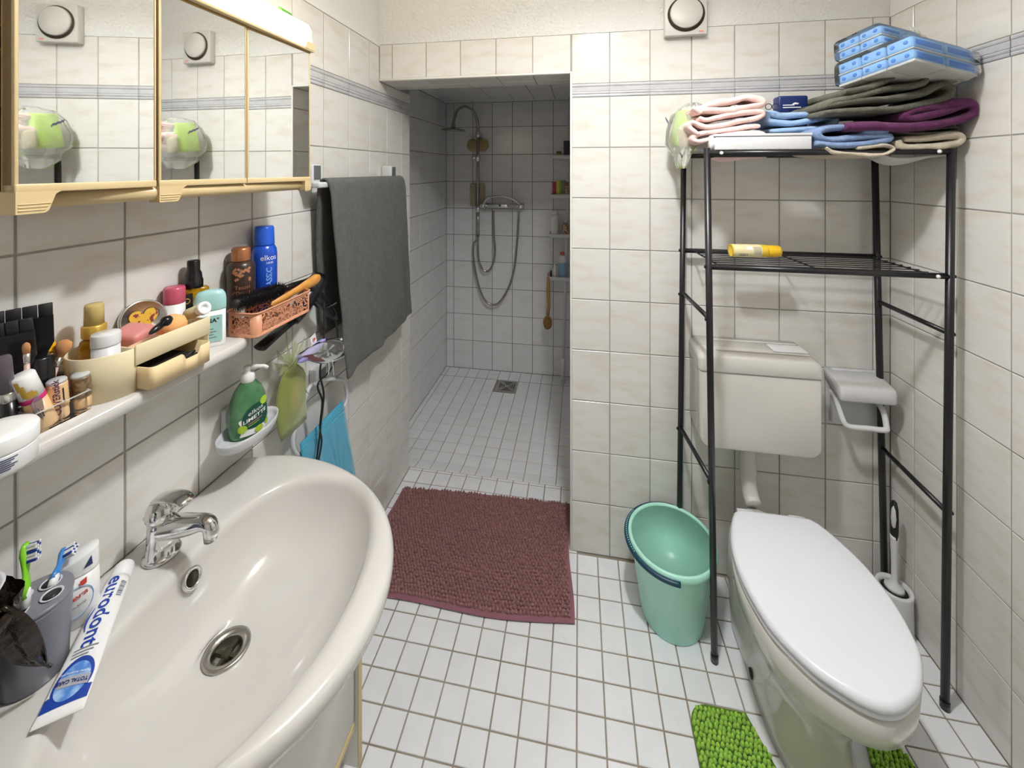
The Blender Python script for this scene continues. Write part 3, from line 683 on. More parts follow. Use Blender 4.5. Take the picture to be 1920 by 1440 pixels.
# toilet brush
tb_ = thing('toilet_brush', 'white toilet brush with black handle grip in a round holder', 'toilet brush', (1.022, 1.497, 0))
b = MB(); b.lathe([(0, 0), (.046, 0), (.048, .004), (.046, .12), (.0475, .138), (.046, .143), (.038, .142), (.037, .12), (.036, .02), (0, .02)], (0, 0, 0), 36); b.build('holder', 'white_plastic', tb_)
b = MB(); b.lathe([(0, .128), (.032, .128), (.034, .132), (0, .136)], (0, 0, 0), 28); b.build('brush_collar', 'black_matte', tb_)
b = MB(); b.lathe([(.026, .136), (.024, .146), (.012, .152), (.0075, .165), (.008, .22), (.0105, .30), (.011, .31)], (0, 0, 0), 24, cap=True); hn = b.build('handle', 'white_plastic', tb_)
b = MB(); b.lathe([(.0105, .30), (.0125, .32), (.0135, .36), (.0125, .40), (.008, .42), (0, .426)], (0, 0, 0), 24, sx=.75); b.build('grip', 'black_matte', hn)
b = MB(); b.lathe([(0, .335), (.006, .345), (.0085, .37), (.006, .4), (0, .412)], (-.006, -.006, 0), 20, sx=.75); b.build('grip_inlay', 'white_plastic', hn)
# bucket
bk = thing('bucket', 'mint green plastic bucket with dark blue rim handle beside the toilet', 'bucket', (.312, 1.428, 0))
b = MB(); b.lathe([(0, 0), (.094, 0), (.098, .003), (.136, .25), (.1375, .255)], (0, 0, 0), 56); b.lathe([(.1345, .255), (.130, .235), (.095, .006), (0, .006)], (0, 0, 0), 56); b.build('body', 'bucket', bk)
b = MB(); b.lathe([(.134, .238), (.1415, .236), (.1435, .247), (.1415, .259), (.136, .262), (.131, .259), (.131, .25)], (0, 0, 0), 64, cap=False); b.build('rim', 'bucket', bk)
b = MB(); arc = [(.1485 * math.cos(a), .1485 * math.sin(a), .246) for a in [math.radians(75 + 3.5 * k) for k in range(56)]]
b.tube(arc, .0078, 12); hb = b.build('handle', 'rubber_blue', bk)
b = MB()
for k in range(22):
    a = math.radians(140 + 3.2 * k); b.box((.1485 * math.cos(a), .1485 * math.sin(a), .2535), (.003, .0032, .002), .0006, 1, rotM(0, 0, a))
b.build('handle_perforation', 'bucket', hb, kind='stuff')
o = MB().lathe([(0, 0), (.012, .002), (.016, .01), (.009, .018), (0, .02)], (.355, 1.375, .0062), 12).build('cleaning_tab', 'blue_ink'); tag(o, 'small blue cleaning tab lying inside the mint bucket', 'cleaning tab')
# storage rack above the toilet
rk = thing('storage_rack', 'black metal over-toilet storage rack with wire shelves', 'rack', (.70, 1.43, 0))
ZK, ZM = 1.562, 1.212; RL = .0098
FLT, FLB = Vector((.389, 1.307, 1.578)), Vector((.411, 1.309, 0)); FRT, FRB = Vector((1.030, 1.304, 1.570)), Vector((1.013, 1.302, 0))
BLT, BLB = Vector((.3835, 1.56, ZK + .01)), Vector((.366, 1.56, 0)); BRT, BRB = Vector((1.006, 1.56, ZK + .01)), Vector((1.038, 1.56, 0))
def lp(a, c, z): t = (z - a.z) / (c.z - a.z); return a + (c - a) * t
LEGS = {'fl': (FLB, FLT), 'fr': (FRB, FRT), 'bl': (BLB, BLT), 'br': (BRB, BRT)}
for k, (a, c) in LEGS.items():
    b = MB(); b.tube([a + Vector((0, 0, .0)), c], RL, 14); lg = b.build('leg', 'black_metal', rk, True)
    b = MB(); b.lathe([(0, 0), (.0112, 0), (.0112, .022), (.0105, .024)], (a.x, a.y, 0), 14, cap=False); b.build('foot_cap', 'black_plastic', lg, True)
    b = MB()
    for z in (ZM, 1.05, .55):
        p = lp(a, c, z); sgn = 1 if k[1] == 'r' else -1
        b.lathe([(0, 0), (.0055, .0), (.005, .003), (0, .0045)], p + Vector((sgn * RL, 0, 0)), 8, 'x', R=None if sgn > 0 else rotM(0, 0, PI))
    b.build('screw', 'black_plastic', lg, True, kind='stuff')
for z in (ZK, ZM):
    P = {k: lp(a, c, z) for k, (a, c) in LEGS.items()}
    for a, c in (('fl', 'fr'), ('bl', 'br')):
        b = MB(); b.tube([P[a], P[c]], .0085, 12); b.build('rail', 'black_metal', rk, True)
    nw = 9
    for k in range(1, nw):
        t = k / nw; a = P['fl'].lerp(P['bl'], t); c = P['fr'].lerp(P['br'], t)
        a = a + (c - a) * (.055 - .0 * t); c = c + (a - c) * .05
        b = MB(); b.tube([a + Vector((0, 0, .003)), c + Vector((0, 0, .003))], .0017, 6); b.build('shelf_wire', 'black_metal', rk, True)
    for t in (.06, .5, .945):
        a = P['fl'].lerp(P['fr'], t); c = P['bl'].lerp(P['br'], t)
        b = MB(); b.tube([a, c], .0026, 8); b.build('cross_wire', 'black_metal', rk, True)
    for t in (.06, .945):
        if z == ZM and t < .5: continue
        p = P['fl'].lerp(P['fr'], t); b = MB(); b.lathe([(0, 0), (.0055, 0), (.005, .003), (0, .004)], p + Vector((0, -.0082, 0)), 12, 'y', R=Matrix.Rotation(PI, 3, 'X')); b.build('white_screw_cap', 'screw_white', rk, True)
for z in (1.052, .55):
    for a, c in (('fl', 'bl'), ('fr', 'br')):
        b = MB(); b.tube([lp(*LEGS[a], z), lp(*LEGS[c], z + .006)], .0072, 10); b.build('side_bar', 'black_metal', rk, True)
# spray can lying on the wire shelf
sc = thing('spray_can', 'yellow spray can lying on the middle wire shelf of the rack', 'spray can', (.505, 1.448, ZM + .0265), rot=(0, 0, .07))
b = MB(); b.lathe([(.0, .002), (.018, .0015), (.021, 0), (.0215, .002), (.0215, .10), (.0205, .112), (.0185, .116)], (0, 0, 0), 28, 'x'); b.build('can', 'yellow_can', sc)
b = MB(); b.lathe([(.0218, .004), (.0218, .093)], (0, 0, 0), 28, 'x', cap=False); b.build('printed_sleeve', 'can_print', sc)
b = MB(); b.lathe([(.0192, .116), (.0195, .118), (.0192, .150), (.017, .157), (0, .159)], (0, 0, 0), 28, 'x'); b.build('cap', 'yellow_cap', sc)
cm = lambda x, y: (x, -.0221 * math.cos(y / .0221 + .25), .0221 * math.sin(y / .0221 + .25))
b = MB()
for k in range(9): b.add([cm(.02 + k * .0032, -.021), cm(.0215 + k * .0032 + (k % 3) * .0005, -.021), cm(.0215 + k * .0032 + (k % 3) * .0005, -.012), cm(.02 + k * .0032, -.012)], [(0, 1, 2, 3)], False)
b.build('barcode', 'navy', sc, kind='stuff')
sgrid(cm, .045, .062, .002, .014, 'info_panel', 'paper_white', sc, 3, 4)
b = MB()
for k in range(7): b.add([cm(.066, .012 - k * .004), cm(.09, .012 - k * .004), cm(.09, .0105 - k * .004), cm(.066, .0105 - k * .004)], [(0, 1, 2, 3)], False)
b.build('text_line', 'grey_ink', sc, kind='stuff')

# ================================================================ MATS
rm = random.Random(7)
def noodle_mat(name, label, base_pts, mname, mbase, inside, x0, x1, y0, y1, pitch, r, h, frame, bend=0):
    t = thing(name, label, 'bath mat', frame(((x0 + x1) / 2), ((y0 + y1) / 2), 0))
    b = MB()
    for poly in (base_pts if isinstance(base_pts[0], list) else [base_pts]):
        n = len(poly); cx, cy = sum(p[0] for p in poly) / n, sum(p[1] for p in poly) / n
        top = [frame(x, y, .005) for x, y in poly]; bot = [frame(x, y, .0006) for x, y in poly]
        b.rings([bot, top, [frame(cx + (x - cx) * .5, cy + (y - cy) * .5, .005) for x, y in poly], [frame(cx + (x - cx) * .02, cy + (y - cy) * .02, .005) for x, y in poly]], True, False, True, False)
    b.build('backing', mbase, t, True)
    b = MB(); nx = int((x1 - x0) / pitch); ny = int((y1 - y0) / pitch)
    # one chenille tuft: 8-sided drop
    for i in range(nx):
        for j in range(ny):
            x = x0 + (i + .5 + (.5 if j % 2 else 0)) * pitch + rm.uniform(-.15, .15) * pitch; y = y0 + (j + .5) * pitch + rm.uniform(-.12, .12) * pitch
            if not inside(x, y): continue
            hh = h * rm.uniform(.75, 1.1); lx, ly = rm.uniform(-.3, .3) * r, rm.uniform(-.3, .3) * r
            rings = []
            for q, zz in ((.75, 0), (1, .45), (.62, .88)):
                rings.append([frame(x + lx * zz + r * q * math.cos(a), y + ly * zz + r * q * math.sin(a), .004 + hh * zz) for a in (0, PI / 3, 2 * PI / 3, PI, 4 * PI / 3, 5 * PI / 3)])
            n0 = len(b.v); b.rings(rings, True, False, False); b.add([frame(x + lx, y + ly, .004 + hh)], []); k0 = n0 + 12
            b.f += [(k0 + e, k0 + (e + 1) % 6, n0 + 18) for e in range(6)]; b.sm += [True] * 6
    b.build('chenille_tuft', mname, t, True, kind='stuff')
    return t
# burgundy mat in front of the shower (slightly skewed quadrilateral)
A, B_, Cc, D = Vector((-.800, 1.292)), Vector((-.018, 1.330)), Vector((-.046, 1.816)), Vector((-.826, 1.768))
def fr_red(u, v, h):
    p = (A * (1 - u) + B_ * u) * (1 - v) + (D * (1 - u) + Cc * u) * v
    wx = .006 * math.sin(v * 7 + 1) ; wy = .010 * math.sin(u * 6.5 + .4) * (1 - v) + .006 * math.sin(u * 5) * v
    return Vector((p.x + wx, p.y + wy, h + .003 + .003 * math.sin(u * 9) * math.sin(v * 7) * 0))
N_ = 24
edge = [(k / N_, 0) for k in range(N_)] + [(1, k / N_) for k in range(N_)] + [(1 - k / N_, 1) for k in range(N_)] + [(0, 1 - k / N_) for k in range(N_)]
W_, H_ = .785, .487
noodle_mat('bath_mat', 'burgundy chenille bath mat in front of the shower', [(x * W_, y * H_) for x, y in edge], 'mat_red', 'mat_red_base', lambda x, y: .012 < x < W_ - .012 and .014 < y < H_ - .006, 0, W_, 0, H_, .0128, .0060, .014, lambda x, y, h: fr_red(x / W_, y / H_, h))
# green pedestal mat wrapped round the toilet foot
def gm_in(x, y, m=0):
    if not (.302 + m < x < .838 - m and .76 + m < y < 1.195 - m * .7): return False
    if y > 1.145 and ((x < .352 and math.hypot(x - .352, y - 1.145) > .05 - m) or (x > .788 and math.hypot(x - .788, y - 1.145) > .05 - m)): return False
    # U cut-out round the pedestal
    dx = abs(x - .602); hw = .112 + max(0, y - 1.10) * .35 + m
    return not (dx < hw and y > 1.03 - m)
arc = lambda cx, a0: [(cx + .05 * math.cos(a0 + k * PI / 12), 1.145 + .05 * math.sin(a0 + k * PI / 12)) for k in range(7)]
gp = [[(.302, .76), (.838, .76), (.838, 1.03), (.302, 1.03)], [(.714, 1.03), (.838, 1.03)] + arc(.788, 0) + [(.748, 1.195), (.714, 1.10)], [(.302, 1.03), (.49, 1.03), (.49, 1.10), (.456, 1.195)] + arc(.352, PI / 2)]
noodle_mat('pedestal_mat', 'lime green chenille mat around the toilet foot', gp, 'mat_green', 'mat_green_base', lambda x, y: gm_in(x, y, .003), .302, .838, .76, 1.195, .0112, .0058, .015, lambda x, y, h: Vector((x, y, h)))

# ================================================================ THINGS ON THE WALL SHELF
mat('gold_clear', '#e6d08a', .25, trans=.35, ior=1.3)
film('acrylic', '#ffffff', .012, .12, .03)
film('acrylic_edge', '#fbfbfa', .55, .3, .03)
def stick(name, label, cat, p0, p1, parts, group=None, spin=0, sub=None):
    """a thing of revolution standing on p0 and pointing to p1; parts: (name, material, [(r,h)..], sx, sy[, parent index])"""
    p0, p1 = Vector(p0), Vector(p1); q = Vector((0, 0, 1)).rotation_difference((p1 - p0).normalized())
    e = (q.to_matrix() @ Matrix.Rotation(spin, 3, 'Z')).to_euler()
    t = thing(name, label, cat, p0, rot=e, group=group); made = []
    for p in parts:
        b = MB(); b.lathe(p[2], (0, 0, 0), 28, sx=p[3] if len(p) > 3 else 1, sy=p[4] if len(p) > 4 else 1)
        made.append(b.build(p[0], p[1], made[p[5]] if len(p) > 5 else t))
    return t
UP = Vector((0, 0, 1))
def shelf_at(px, X, z=ZS): p = atX(px, 700, X); return Vector((X, p.y, z))
FACE = lambda p: math.atan2(-p[1], -p[0])           # heading from a thing to the camera's side of the room

# cream jar
P = Vector((-.720, .383, ZS)); J = stick('cream_jar', 'round white cream jar at the front edge of the wall shelf', 'jar', P, P + UP, [
    ('pot', 'white', [(0, 0), (.033, 0), (.0355, .003), (.0362, .024), (.036, .026)]), ('lid', 'white', [(.0364, .0265), (.037, .028), (.037, .044), (.0355, .0465), (.02, .0475), (0, .0477)])])
a0 = FACE(P)
for k in range(6): sgrid(cylmap(.0366, a0 + .12, .0208 - k * .0026), -.016, .014 - (k % 3) * .003, 0, .0012, 'printed_line', 'navy', J, 8, 1)
# acrylic organiser
AX0, AX1, AY0, AY1 = -.843, -.750, .30, .503
ao = thing('acrylic_organizer', 'clear acrylic cosmetics organizer holding brushes and concealers', 'organizer', (-.796, .40, ZS))
t_ = .002; hgt = .030
MB().box2((AX0, AY0, ZS + .0003), (AX1, AY1, ZS + .0025)).build('tray_floor', 'acrylic', ao, True)
for nm, a, c in (('wall_panel', (AX1 - t_, AY0), (AX1, AY1)), ('wall_panel', (AX0, AY0), (AX0 + t_, AY1)), ('wall_panel', (AX0, AY1 - t_), (AX1, AY1)), ('wall_panel', (AX0, AY0), (AX1, AY0 + t_)),
                 ('divider', (AX0, .437), (AX1, .437 + t_)), ('divider', (AX0, .470), (AX1, .470 + t_)), ('divider', (-.797, AY0), (-.797 + t_, AY1)), ('divider', (AX0, .385), (AX1, .387))):
    b = MB(); b.box2((a[0], a[1], ZS + .0025), (c[0], c[1], ZS + hgt)); w_ = b.build(nm, 'acrylic', ao, True)
    b = MB(); b.box2((a[0] - .0002, a[1] - .0002, ZS + hgt), (c[0] + .0002, c[1] + .0002, ZS + hgt + .0012)); b.build('edge', 'acrylic_edge', w_, True)
ZA = ZS + .0026
def lean(px0, px1, py1, X0, X1=None, z0=None):
    """foot at pixel column px0 on plane X0, head at pixel (px1,py1) on plane X1"""
    X1 = X0 if X1 is None else X1; a = shelf_at(px0, X0, ZA if z0 is None else z0); return a, atX(px1, py1, X1)
def with_len(p0, p1): return p0, p1, (p1 - p0).length
p0, p1, L = with_len(*lean(88, 40, 703, -.765, -.77))
F_ = stick('foundation_tube', 'leaning foundation bottle with gold-marbled white cap and magenta ring', 'make-up', p0, p1, [
    ('bottle', 'concealer', [(0, 0), (.012, 0), (.0125, .003), (.0125, L * .52)]), ('magenta_ring', 'magenta', [(.0128, L * .52), (.0129, L * .525), (.0129, L * .59), (.0126, L * .595)]), ('cap', 'white', [(.0127, L * .6), (.0127, L - .002), (.0115, L), (0, L)])])
for a, z0, z1, w_ in ((-.9, .64, .86, .006), (-.55, .62, .74, .009), (-.2, .63, .7, .006), (-1.1, .78, .95, .005)): sgrid(cylmap(.0129, a, 0), -w_ / 2, w_ / 2, L * z0, L * z1, 'gold_marbling', 'gold_cap', F_, 4, 2)
for k in range(3): sgrid(cylmap(.0128, -.75 + k * .22, 0), -.0006, .0006, L * .22, L * (.46 - .05 * k), 'printed_line', 'black_ink', F_, 2, 2)
def wrapped(px, py1, X, label, mname, txt=None):
    p0, p1, L = with_len(*lean(px, px - 6, py1, X))
    s = stick('concealer_stick', label, 'make-up', p0, p1, [('case', 'concealer', [(0, 0), (.0100, 0), (.0105, .002), (.0105, L * .34)]), ('cap', mname, [(.0112, L * .34), (.0114, L * .35), (.0114, L - .004), (.0108, L - .001)]), ('clear_top', 'frosted', [(.0108, L - .001), (.0112, L + .002), (.0095, L + .004), (0, L + .004)])], 'concealer sticks in the organizer')
    if txt: text(txt, .0105, cylmap(.0118, -.62, L * .64, rot=PI / 2), 'lettering', 'purple_ink', s, bold=.0002); sgrid(cylmap(.0118, -.02, 0), -.0008, .0008, L * .45, L * .85, 'printed_line', 'black_ink', s, 2, 2)
    return s
wrapped(112, 716, -.768, 'beige concealer stick printed COVERstick in the acrylic organizer', 'concealer', 'COVERstick')
wrapped(157, 704, -.768, 'brown-wrapped concealer stick at the corner of the acrylic organizer', 'concealer_wrap')
wrapped(128, 690, -.815, 'brown-wrapped concealer stick behind the one printed COVERstick', 'concealer_wrap')
def mbrush(px0, px1, py1, X, label, hair, r=.004):
    p0, p1, L = with_len(*lean(px0, px1, py1, X))
    h = .026 if hair > .006 else .016
    return stick('makeup_brush', label, 'make-up brush', p0, p1, [('handle', 'brush_handle', [(0, 0), (r * .8, .002), (r, L * .3), (r * .7, L - h - .014)]), ('ferrule', 'silver', [(r * .75, L - h - .014), (r * .8, L - h - .012), (r * .95, L - h)]), ('hair', 'brush_hair', [(r * .9, L - h), (hair, L - h * .45), (hair * .8, L - h * .15), (hair * .2, L)], 1, .6)], 'make-up brushes in the organizer', spin=.6)
mbrush(72, 124, 636, -.80, 'make-up brush with wide fluffy orange-brown hair', .0105, .0045)
mbrush(56, 98, 662, -.79, 'make-up brush with thin dark tip and metal ferrule', .003, .0038)
mbrush(54, 49, 642, -.78, 'upright make-up brush with narrow pointed brown hair', .0045, .0042)
p0, p1, L = with_len(*lean(92, 86, 632, -.822)); stick('nail_polish', 'dark red bottle with tall yellow cap behind the make-up brushes', 'bottle', p0, p1, [('bottle', 'red_dark', [(0, 0), (.012, 0), (.013, .003), (.013, L * .42), (.008, L * .47)]), ('cap', 'mascara_yellow', [(.0115, L * .47), (.0125, L * .5), (.0125, L * .72), (.0085, L * .96), (.007, L), (0, L)])])
p0, p1, L = with_len(*lean(72, 72, 668, -.80)); stick('black_jar', 'small bottle with broad black cap among the make-up brushes', 'bottle', p0, p1, [('bottle', 'red_dark', [(0, 0), (.016, 0), (.0165, .002), (.0165, L * .5)]), ('cap', 'black_plastic', [(.017, L * .5), (.0172, L * .52), (.0172, L - .002), (.016, L), (0, L)])])
p0, p1, L = with_len(*lean(22, 6, 668, -.775)); stick('mascara', 'clear capped mascara tube with silver ring at the organizer', 'make-up', p0, p1, [('tube', 'black_plastic', [(0, 0), (.007, 0), (.0075, .002), (.0075, L * .45)]), ('ring', 'silver', [(.0078, L * .45), (.008, L * .47), (.008, L * .55), (.0078, L * .56)]), ('cap', 'smoke_plastic', [(.0075, L * .56), (.0075, L - .003), (.006, L), (0, L)])])
# spatula of smoky plastic
p0, p1, L = with_len(*lean(92, 70, 742, -.757)); stick('spatula', 'smoky clear plastic spatula leaning in the organizer', 'spatula', p0, p1, [('blade', 'smoke_plastic', [(0, 0), (.004, .002), (.005, L * .3), (.0125, L * .62), (.012, L * .9), (.006, L), (0, L)], .22, 1)], spin=.4)
# black tinting brushes
def tint(px0, px1, py1, X, label, w_, spin):
    p0, p1, L = with_len(*lean(px0, px1, py1, X)); q = UP.rotation_difference((p1 - p0).normalized())
    t = thing('tinting_brush', label, 'tinting brush', p0, rot=(q.to_matrix() @ Matrix.Rotation(spin, 3, 'Z')).to_euler(), group='black tinting brushes')
    b = MB(); b.tube([(0, 0, 0), (0, 0, L * .55)], [.004, .006], 10); b.build('handle', 'black_plastic', t)
    b = MB(); pts = [(-w_ * .35, L * .5), (w_ * .35, L * .5), (w_ * .5, L * .62), (w_ * .5, L * .86), (-w_ * .5, L * .86), (-w_ * .5, L * .62)]; b.prism(pts, lambda x, y, h: (h, x, y), -.004, .004); b.build('head', 'black_plastic', t)
    b = MB(); n = 4
    for k in range(n): x = (-.5 + (k + .5) / n) * w_; b.box((0, x, L * .915), (.0055, w_ / n * .95, L * .12), .0008, 1)
    b.build('bristle_row', 'black_matte', t, kind='stuff')
tint(48, 40, 572, -.822, 'broad black tinting brush standing upright against the tiles', .062, -.55)
tint(30, 8, 600, -.80, 'black tinting brush leaning over in front of the broad one', .052, -.7)

# cream organiser with drawer
co = thing('desk_organizer', 'cream plastic organizer with a round cup end and pulled-out drawer', 'organizer', (-.785, .60, ZS))
def cup_outline(ins):
    p = []; r = .0515 - ins
    for k in range(21): a = PI / 2 + PI * k / 20 + PI / 2; p.append((-.787 + r * math.cos(a), .5525 + r * math.sin(a)))
    return p + [(-.787 + r, .690 - ins), (-.787 - r, .690 - ins)]
def open_box(b, outl, z0, z1, th, floor):
    o, i = outl(0), outl(th); b.rings([[(x, y, z0) for x, y in o], [(x, y, z1 - .001) for x, y in o], [(x, y, z1) for x, y in outl(th * .5)], [(x, y, z1 - .001) for x, y in i], [(x, y, floor) for x, y in i]], True, True, True); return b
def cup_only(ins):
    r = .0515 - ins; p = [(-.787 + r * math.cos(PI + PI * k / 20), .5525 + r * math.sin(PI + PI * k / 20)) for k in range(21)]
    return p + [(-.787 + r, .556 - ins), (-.787 - r, .556 - ins)]
open_box(MB(), cup_only, ZS + .0004, ZS + .074, .0026, ZS + .028).build('cup', 'cream_plastic', co, True)
for nm, a, c in (('back_panel', (-.8385, .5565, .0004), (-.836, .69, .074)), ('end_panel', (-.836, .6875, .0004), (-.7355, .69, .074)), ('bottom_panel', (-.836, .5565, .0004), (-.737, .6875, .003)), ('tray_floor', (-.836, .5565, .044), (-.7355, .6875, .0465)), ('front_panel', (-.7354, .5535, .044), (-.7328, .690, .0785))):
    MB().box2((a[0], a[1], ZS + a[2]), (c[0], c[1], ZS + c[2]), .0006, 1).build(nm, 'cream_plastic', co, True)
DY0_, DY1_ = .557, .668
def dr_outline(ins):
    x0, x1 = -.828 + ins, -.7055 - ins; y0, y1 = DY0_ + ins, DY1_ - ins; r = .009
    p = [(x0, y0)]
    for cx, cy, a0 in ((x1 - r, y0 + r, -PI / 2), (x1 - r, y1 - r, 0)):
        p += [(cx + r * math.cos(a0 + PI / 2 * k / 5), cy + r * math.sin(a0 + PI / 2 * k / 5)) for k in range(6)]
    return p + [(x0, y1)]
def notch(p):
    if p.z > ZS + .03 and p.x > -.7195: p = Vector((p.x, p.y, p.z - .0125 * max(0, min(1, (.0165 - abs(p.y - .628)) / .005))))
    return p
b = MB(); o, i = dr_outline(0), dr_outline(.0022)
def dense(pl):
    out = []
    for (x0, y0), (x1, y1) in zip(pl, pl[1:] + pl[:1]):
        n = max(1, int(math.hypot(x1 - x0, y1 - y0) / .003)); out += [(x0 + (x1 - x0) * k / n, y0 + (y1 - y0) * k / n) for k in range(n)]
    return out
o = dense(o); cx_, cy_ = -.76675, (DY0_ + DY1_) / 2
i = [(cx_ + (x - cx_) * .966, cy_ + (y - cy_) * .964) for x, y in o]
b.rings([[(x, y, ZS + .0035) for x, y in o], [(x, y, ZS + .040) for x, y in o], [(x, y, ZS + .0405) for x, y in i], [(x, y, ZS + .006) for x, y in i]], True, True, True); b.xf(notch)
mat('drawer_cream', '#ecd3a4', .35); dw = b.build('drawer', 'drawer_cream', co, True, label='yellowish pulled-out drawer with finger notch')
b = MB(); b.tube(bez([(-.712, .618, ZS + .028), (-.711, .630, ZS + .034), (-.713, .640, ZS + .033), (-.716, .634, ZS + .026), (-.715, .62, ZS + .024)], 6), .0013, 8); o = b.build('hair_clip', 'black_metal'); tag(o, 'thin wire hair clip lying in the open cream drawer', 'hair clip')
o = MB().box2((-.80, .565, ZS + .0065), (-.713, .655, ZS + .026), .008).build('hair_tie', 'black_matte'); tag(o, 'dark hair ties bundled in the open cream drawer', 'hair tie')

# bottle of oil, white cap etc. in the cup end
P = Vector((-.803, .5425, ZS + .0285))
stick('perfume_bottle', 'golden oil bottle with clear dome cap in the cream cup', 'bottle', P, P + UP, [('bottle', 'gold_liquid', [(0, 0), (.018, 0), (.0185, .003), (.0185, .052), (.016, .060), (.010, .064)]), ('pump_collar', 'gold_cap', [(.0145, .065), (.0155, .067), (.0155, .084), (.0125, .086)]), ('pump', 'gold_cap', [(.009, .086), (.0085, .108), (.006, .112), (0, .112)]), ('dome_cap', 'gold_clear', [(.0125, .0855), (.0122, .116), (.0105, .120), (0, .1205)])])
P = Vector((-.765, .533, ZS + .0285)); stick('white_pot', 'translucent white plastic pot standing in the cream cup', 'pot', P, P + UP, [('pot', 'white_plastic', [(0, 0), (.0165, 0), (.0175, .002), (.0175, .058)]), ('lid', 'white_plastic', [(.018, .0585), (.0182, .060), (.0182, .076), (.017, .078), (0, .078)])])
# round tin with sequins leaning on the tiles
c_ = atX(268, 600, -.828); t = thing('round_tin', 'round glittery tin with yellow heart leaning on the tiles', 'tin', c_, rot=(0, math.radians(72), math.radians(-14)))
b = MB(); b.lathe([(0, -.005), (.036, -.005), (.0375, -.003), (.0375, .004), (.036, .0055), (.034, .0052), (.0335, .004), (0, .004)], (0, 0, 0), 40); b.build('case', 'silver', t)
hp = [(.024 * (16 * math.sin(a) ** 3) / 17, .024 * (13 * math.cos(a) - 5 * math.cos(2 * a) - 2 * math.cos(3 * a) - math.cos(4 * a)) / 17) for a in [2 * PI * k / 40 for k in range(40)]]
b = MB(); b.add([(0, 0, .0066)] + [(-y - .002, x, .0062) for x, y in hp], [(0, k, k % 40 + 1) for k in range(1, 41)]); b.build('sequin_heart', 'heart_yellow', t)
# rose blush, puff, pen in the tray
o = MB().box((-.80, .600, ZS + .062), (.05, .046, .05), .008, 3, rotM(.2, .1, .2)).build('blush_puff', 'rose'); tag(o, 'dusty pink powder puff in the cream organizer tray', 'puff')
o = MB().lathe([(0, -.024), (.012, -.022), (.022, -.008), (.023, .004), (.018, .016), (.008, .021), (0, .022)], (-.775, .650, ZS + .071), 28).build('makeup_sponge', 'puff'); tag(o, 'orange peach make-up sponge on the cream organizer', 'sponge')
o = MB().box((-.757, .588, ZS + .0625), (.022, .05, .018), .005, 2, rotM(.1, .1, 0)).build('powder_pad', 'peach'); tag(o, 'pale peach cotton pad beside the pink puff', 'pad')
pa, pb = atX(278, 628, -.738), atX(309, 604, -.742)
stick('dropper_pen', 'small black pen with glossy ball end on the cream organizer', 'pen', pa, pb, [('pen', 'black_plastic', [(0, 0), (.003, .004), (.0055, .012), (.0062, (pb - pa).length - .004)]), ('ball', 'black_plastic', [(.004, (pb - pa).length - .008), (.0088, (pb - pa).length), (.0092, (pb - pa).length + .004), (.006, (pb - pa).length + .011), (0, (pb - pa).length + .013)])])
pa = atX(352, 590, -.79); pb = atX(384, 577, -.742)
L = (pb - pa).length
stick('roll_on', 'cream roll-on tube with white ring end lying on the organizer', 'tube', pa, pb, [('tube', 'beige_label', [(0, 0), (.0105, .001), (.0112, .004), (.0112, L * .8)]), ('cap', 'white', [(.0125, L * .8), (.0128, L * .82), (.0128, L), (.012, L + .001), (.006, L + .001), (.0055, L - .003), (0, L - .003)])])
P = shelf_at(327, -.826); stick('lip_care', 'white stick with deep pink cap behind the cream organizer', 'stick', P, P + UP, [('body', 'white', [(0, 0), (.0175, 0), (.018, .002), (.018, .098)]), ('cap', 'pink_cap', [(.0182, .0985), (.0186, .1), (.0182, .128), (.0165, .1315), (0, .132)])])

# deodorant stick
P = Vector((-.772, .727, ZS)); t = thing('deodorant_stick', 'flat white deodorant stick with pale teal cap beside the basket', 'deodorant', P, math.radians(-42))
def oval(b, prof, sx, sy, e=.75, n=36):
    return b.rings([[(sx * r * abs(math.cos(a)) ** e * (1 if math.cos(a) > 0 else -1), sy * r * abs(math.sin(a)) ** e * (1 if math.sin(a) > 0 else -1), z) for a in [2 * PI * k / n for k in range(n)]] for r, z in prof], True, True, True)
oval(MB(), [(.96, 0), (1, .003), (1, .076)], .0135, .027).build('body', 'white', t)
oval(MB(), [(1.0, .0765), (1.03, .079), (1.03, .096), (.97, .108), (.8, .1155), (.4, .1185), (.05, .119)], .0137, .0272).build('cap', 'teal_cap', t)
MB().grid(lambda u, v: (.0146, -.02 + .04 * u, .012 + .055 * v), 1, 1).build('label', 'teal_cap', t)
pm_ = planemap((.0150, .004, .056), (0, 1, 0), (0, 0, 1)); text('NA°', .012, pm_, 'lettering', 'black_ink', t, bold=.0003)
for k in range(4): MB().grid(lambda u, v: (.0150, -.014 + (.024 - .005 * (k % 2)) * u, .02 + k * .006 + .002 * v), 1, 1).build('printed_line', 'grey_ink', t)
# hair oil spray
P = shelf_at(363, -.822); t = thing('oil_spray', 'square glass bottle of yellow hair oil with black spray cap', 'bottle', P, math.radians(-30))
MB().box((0, 0, .0605), (.024, .052, .117), .004, 3).build('oil', 'gold_liquid', t)
b = MB(); b.box((.0128, -.014, .08), (.0006, .02, .06)); b.build('label', 'black_ink', t)
b = MB(); b.tube([(.0136, -.014 + .005 * math.cos(q), .095 + .005 * math.sin(q)) for q in [2 * PI * k / 20 for k in range(21)]], .0008, 6); b.build('ring_mark', 'gold_cap', t)
b = MB(); b.lathe([(.0165, .1195), (.017, .121), (.017, .136), (.0155, .138), (.0145, .150), (.0115, .156), (.0115, .176), (.010, .178), (0, .178)], (0, 0, 0), 24); b.build('spray_cap', 'black_plastic', t)
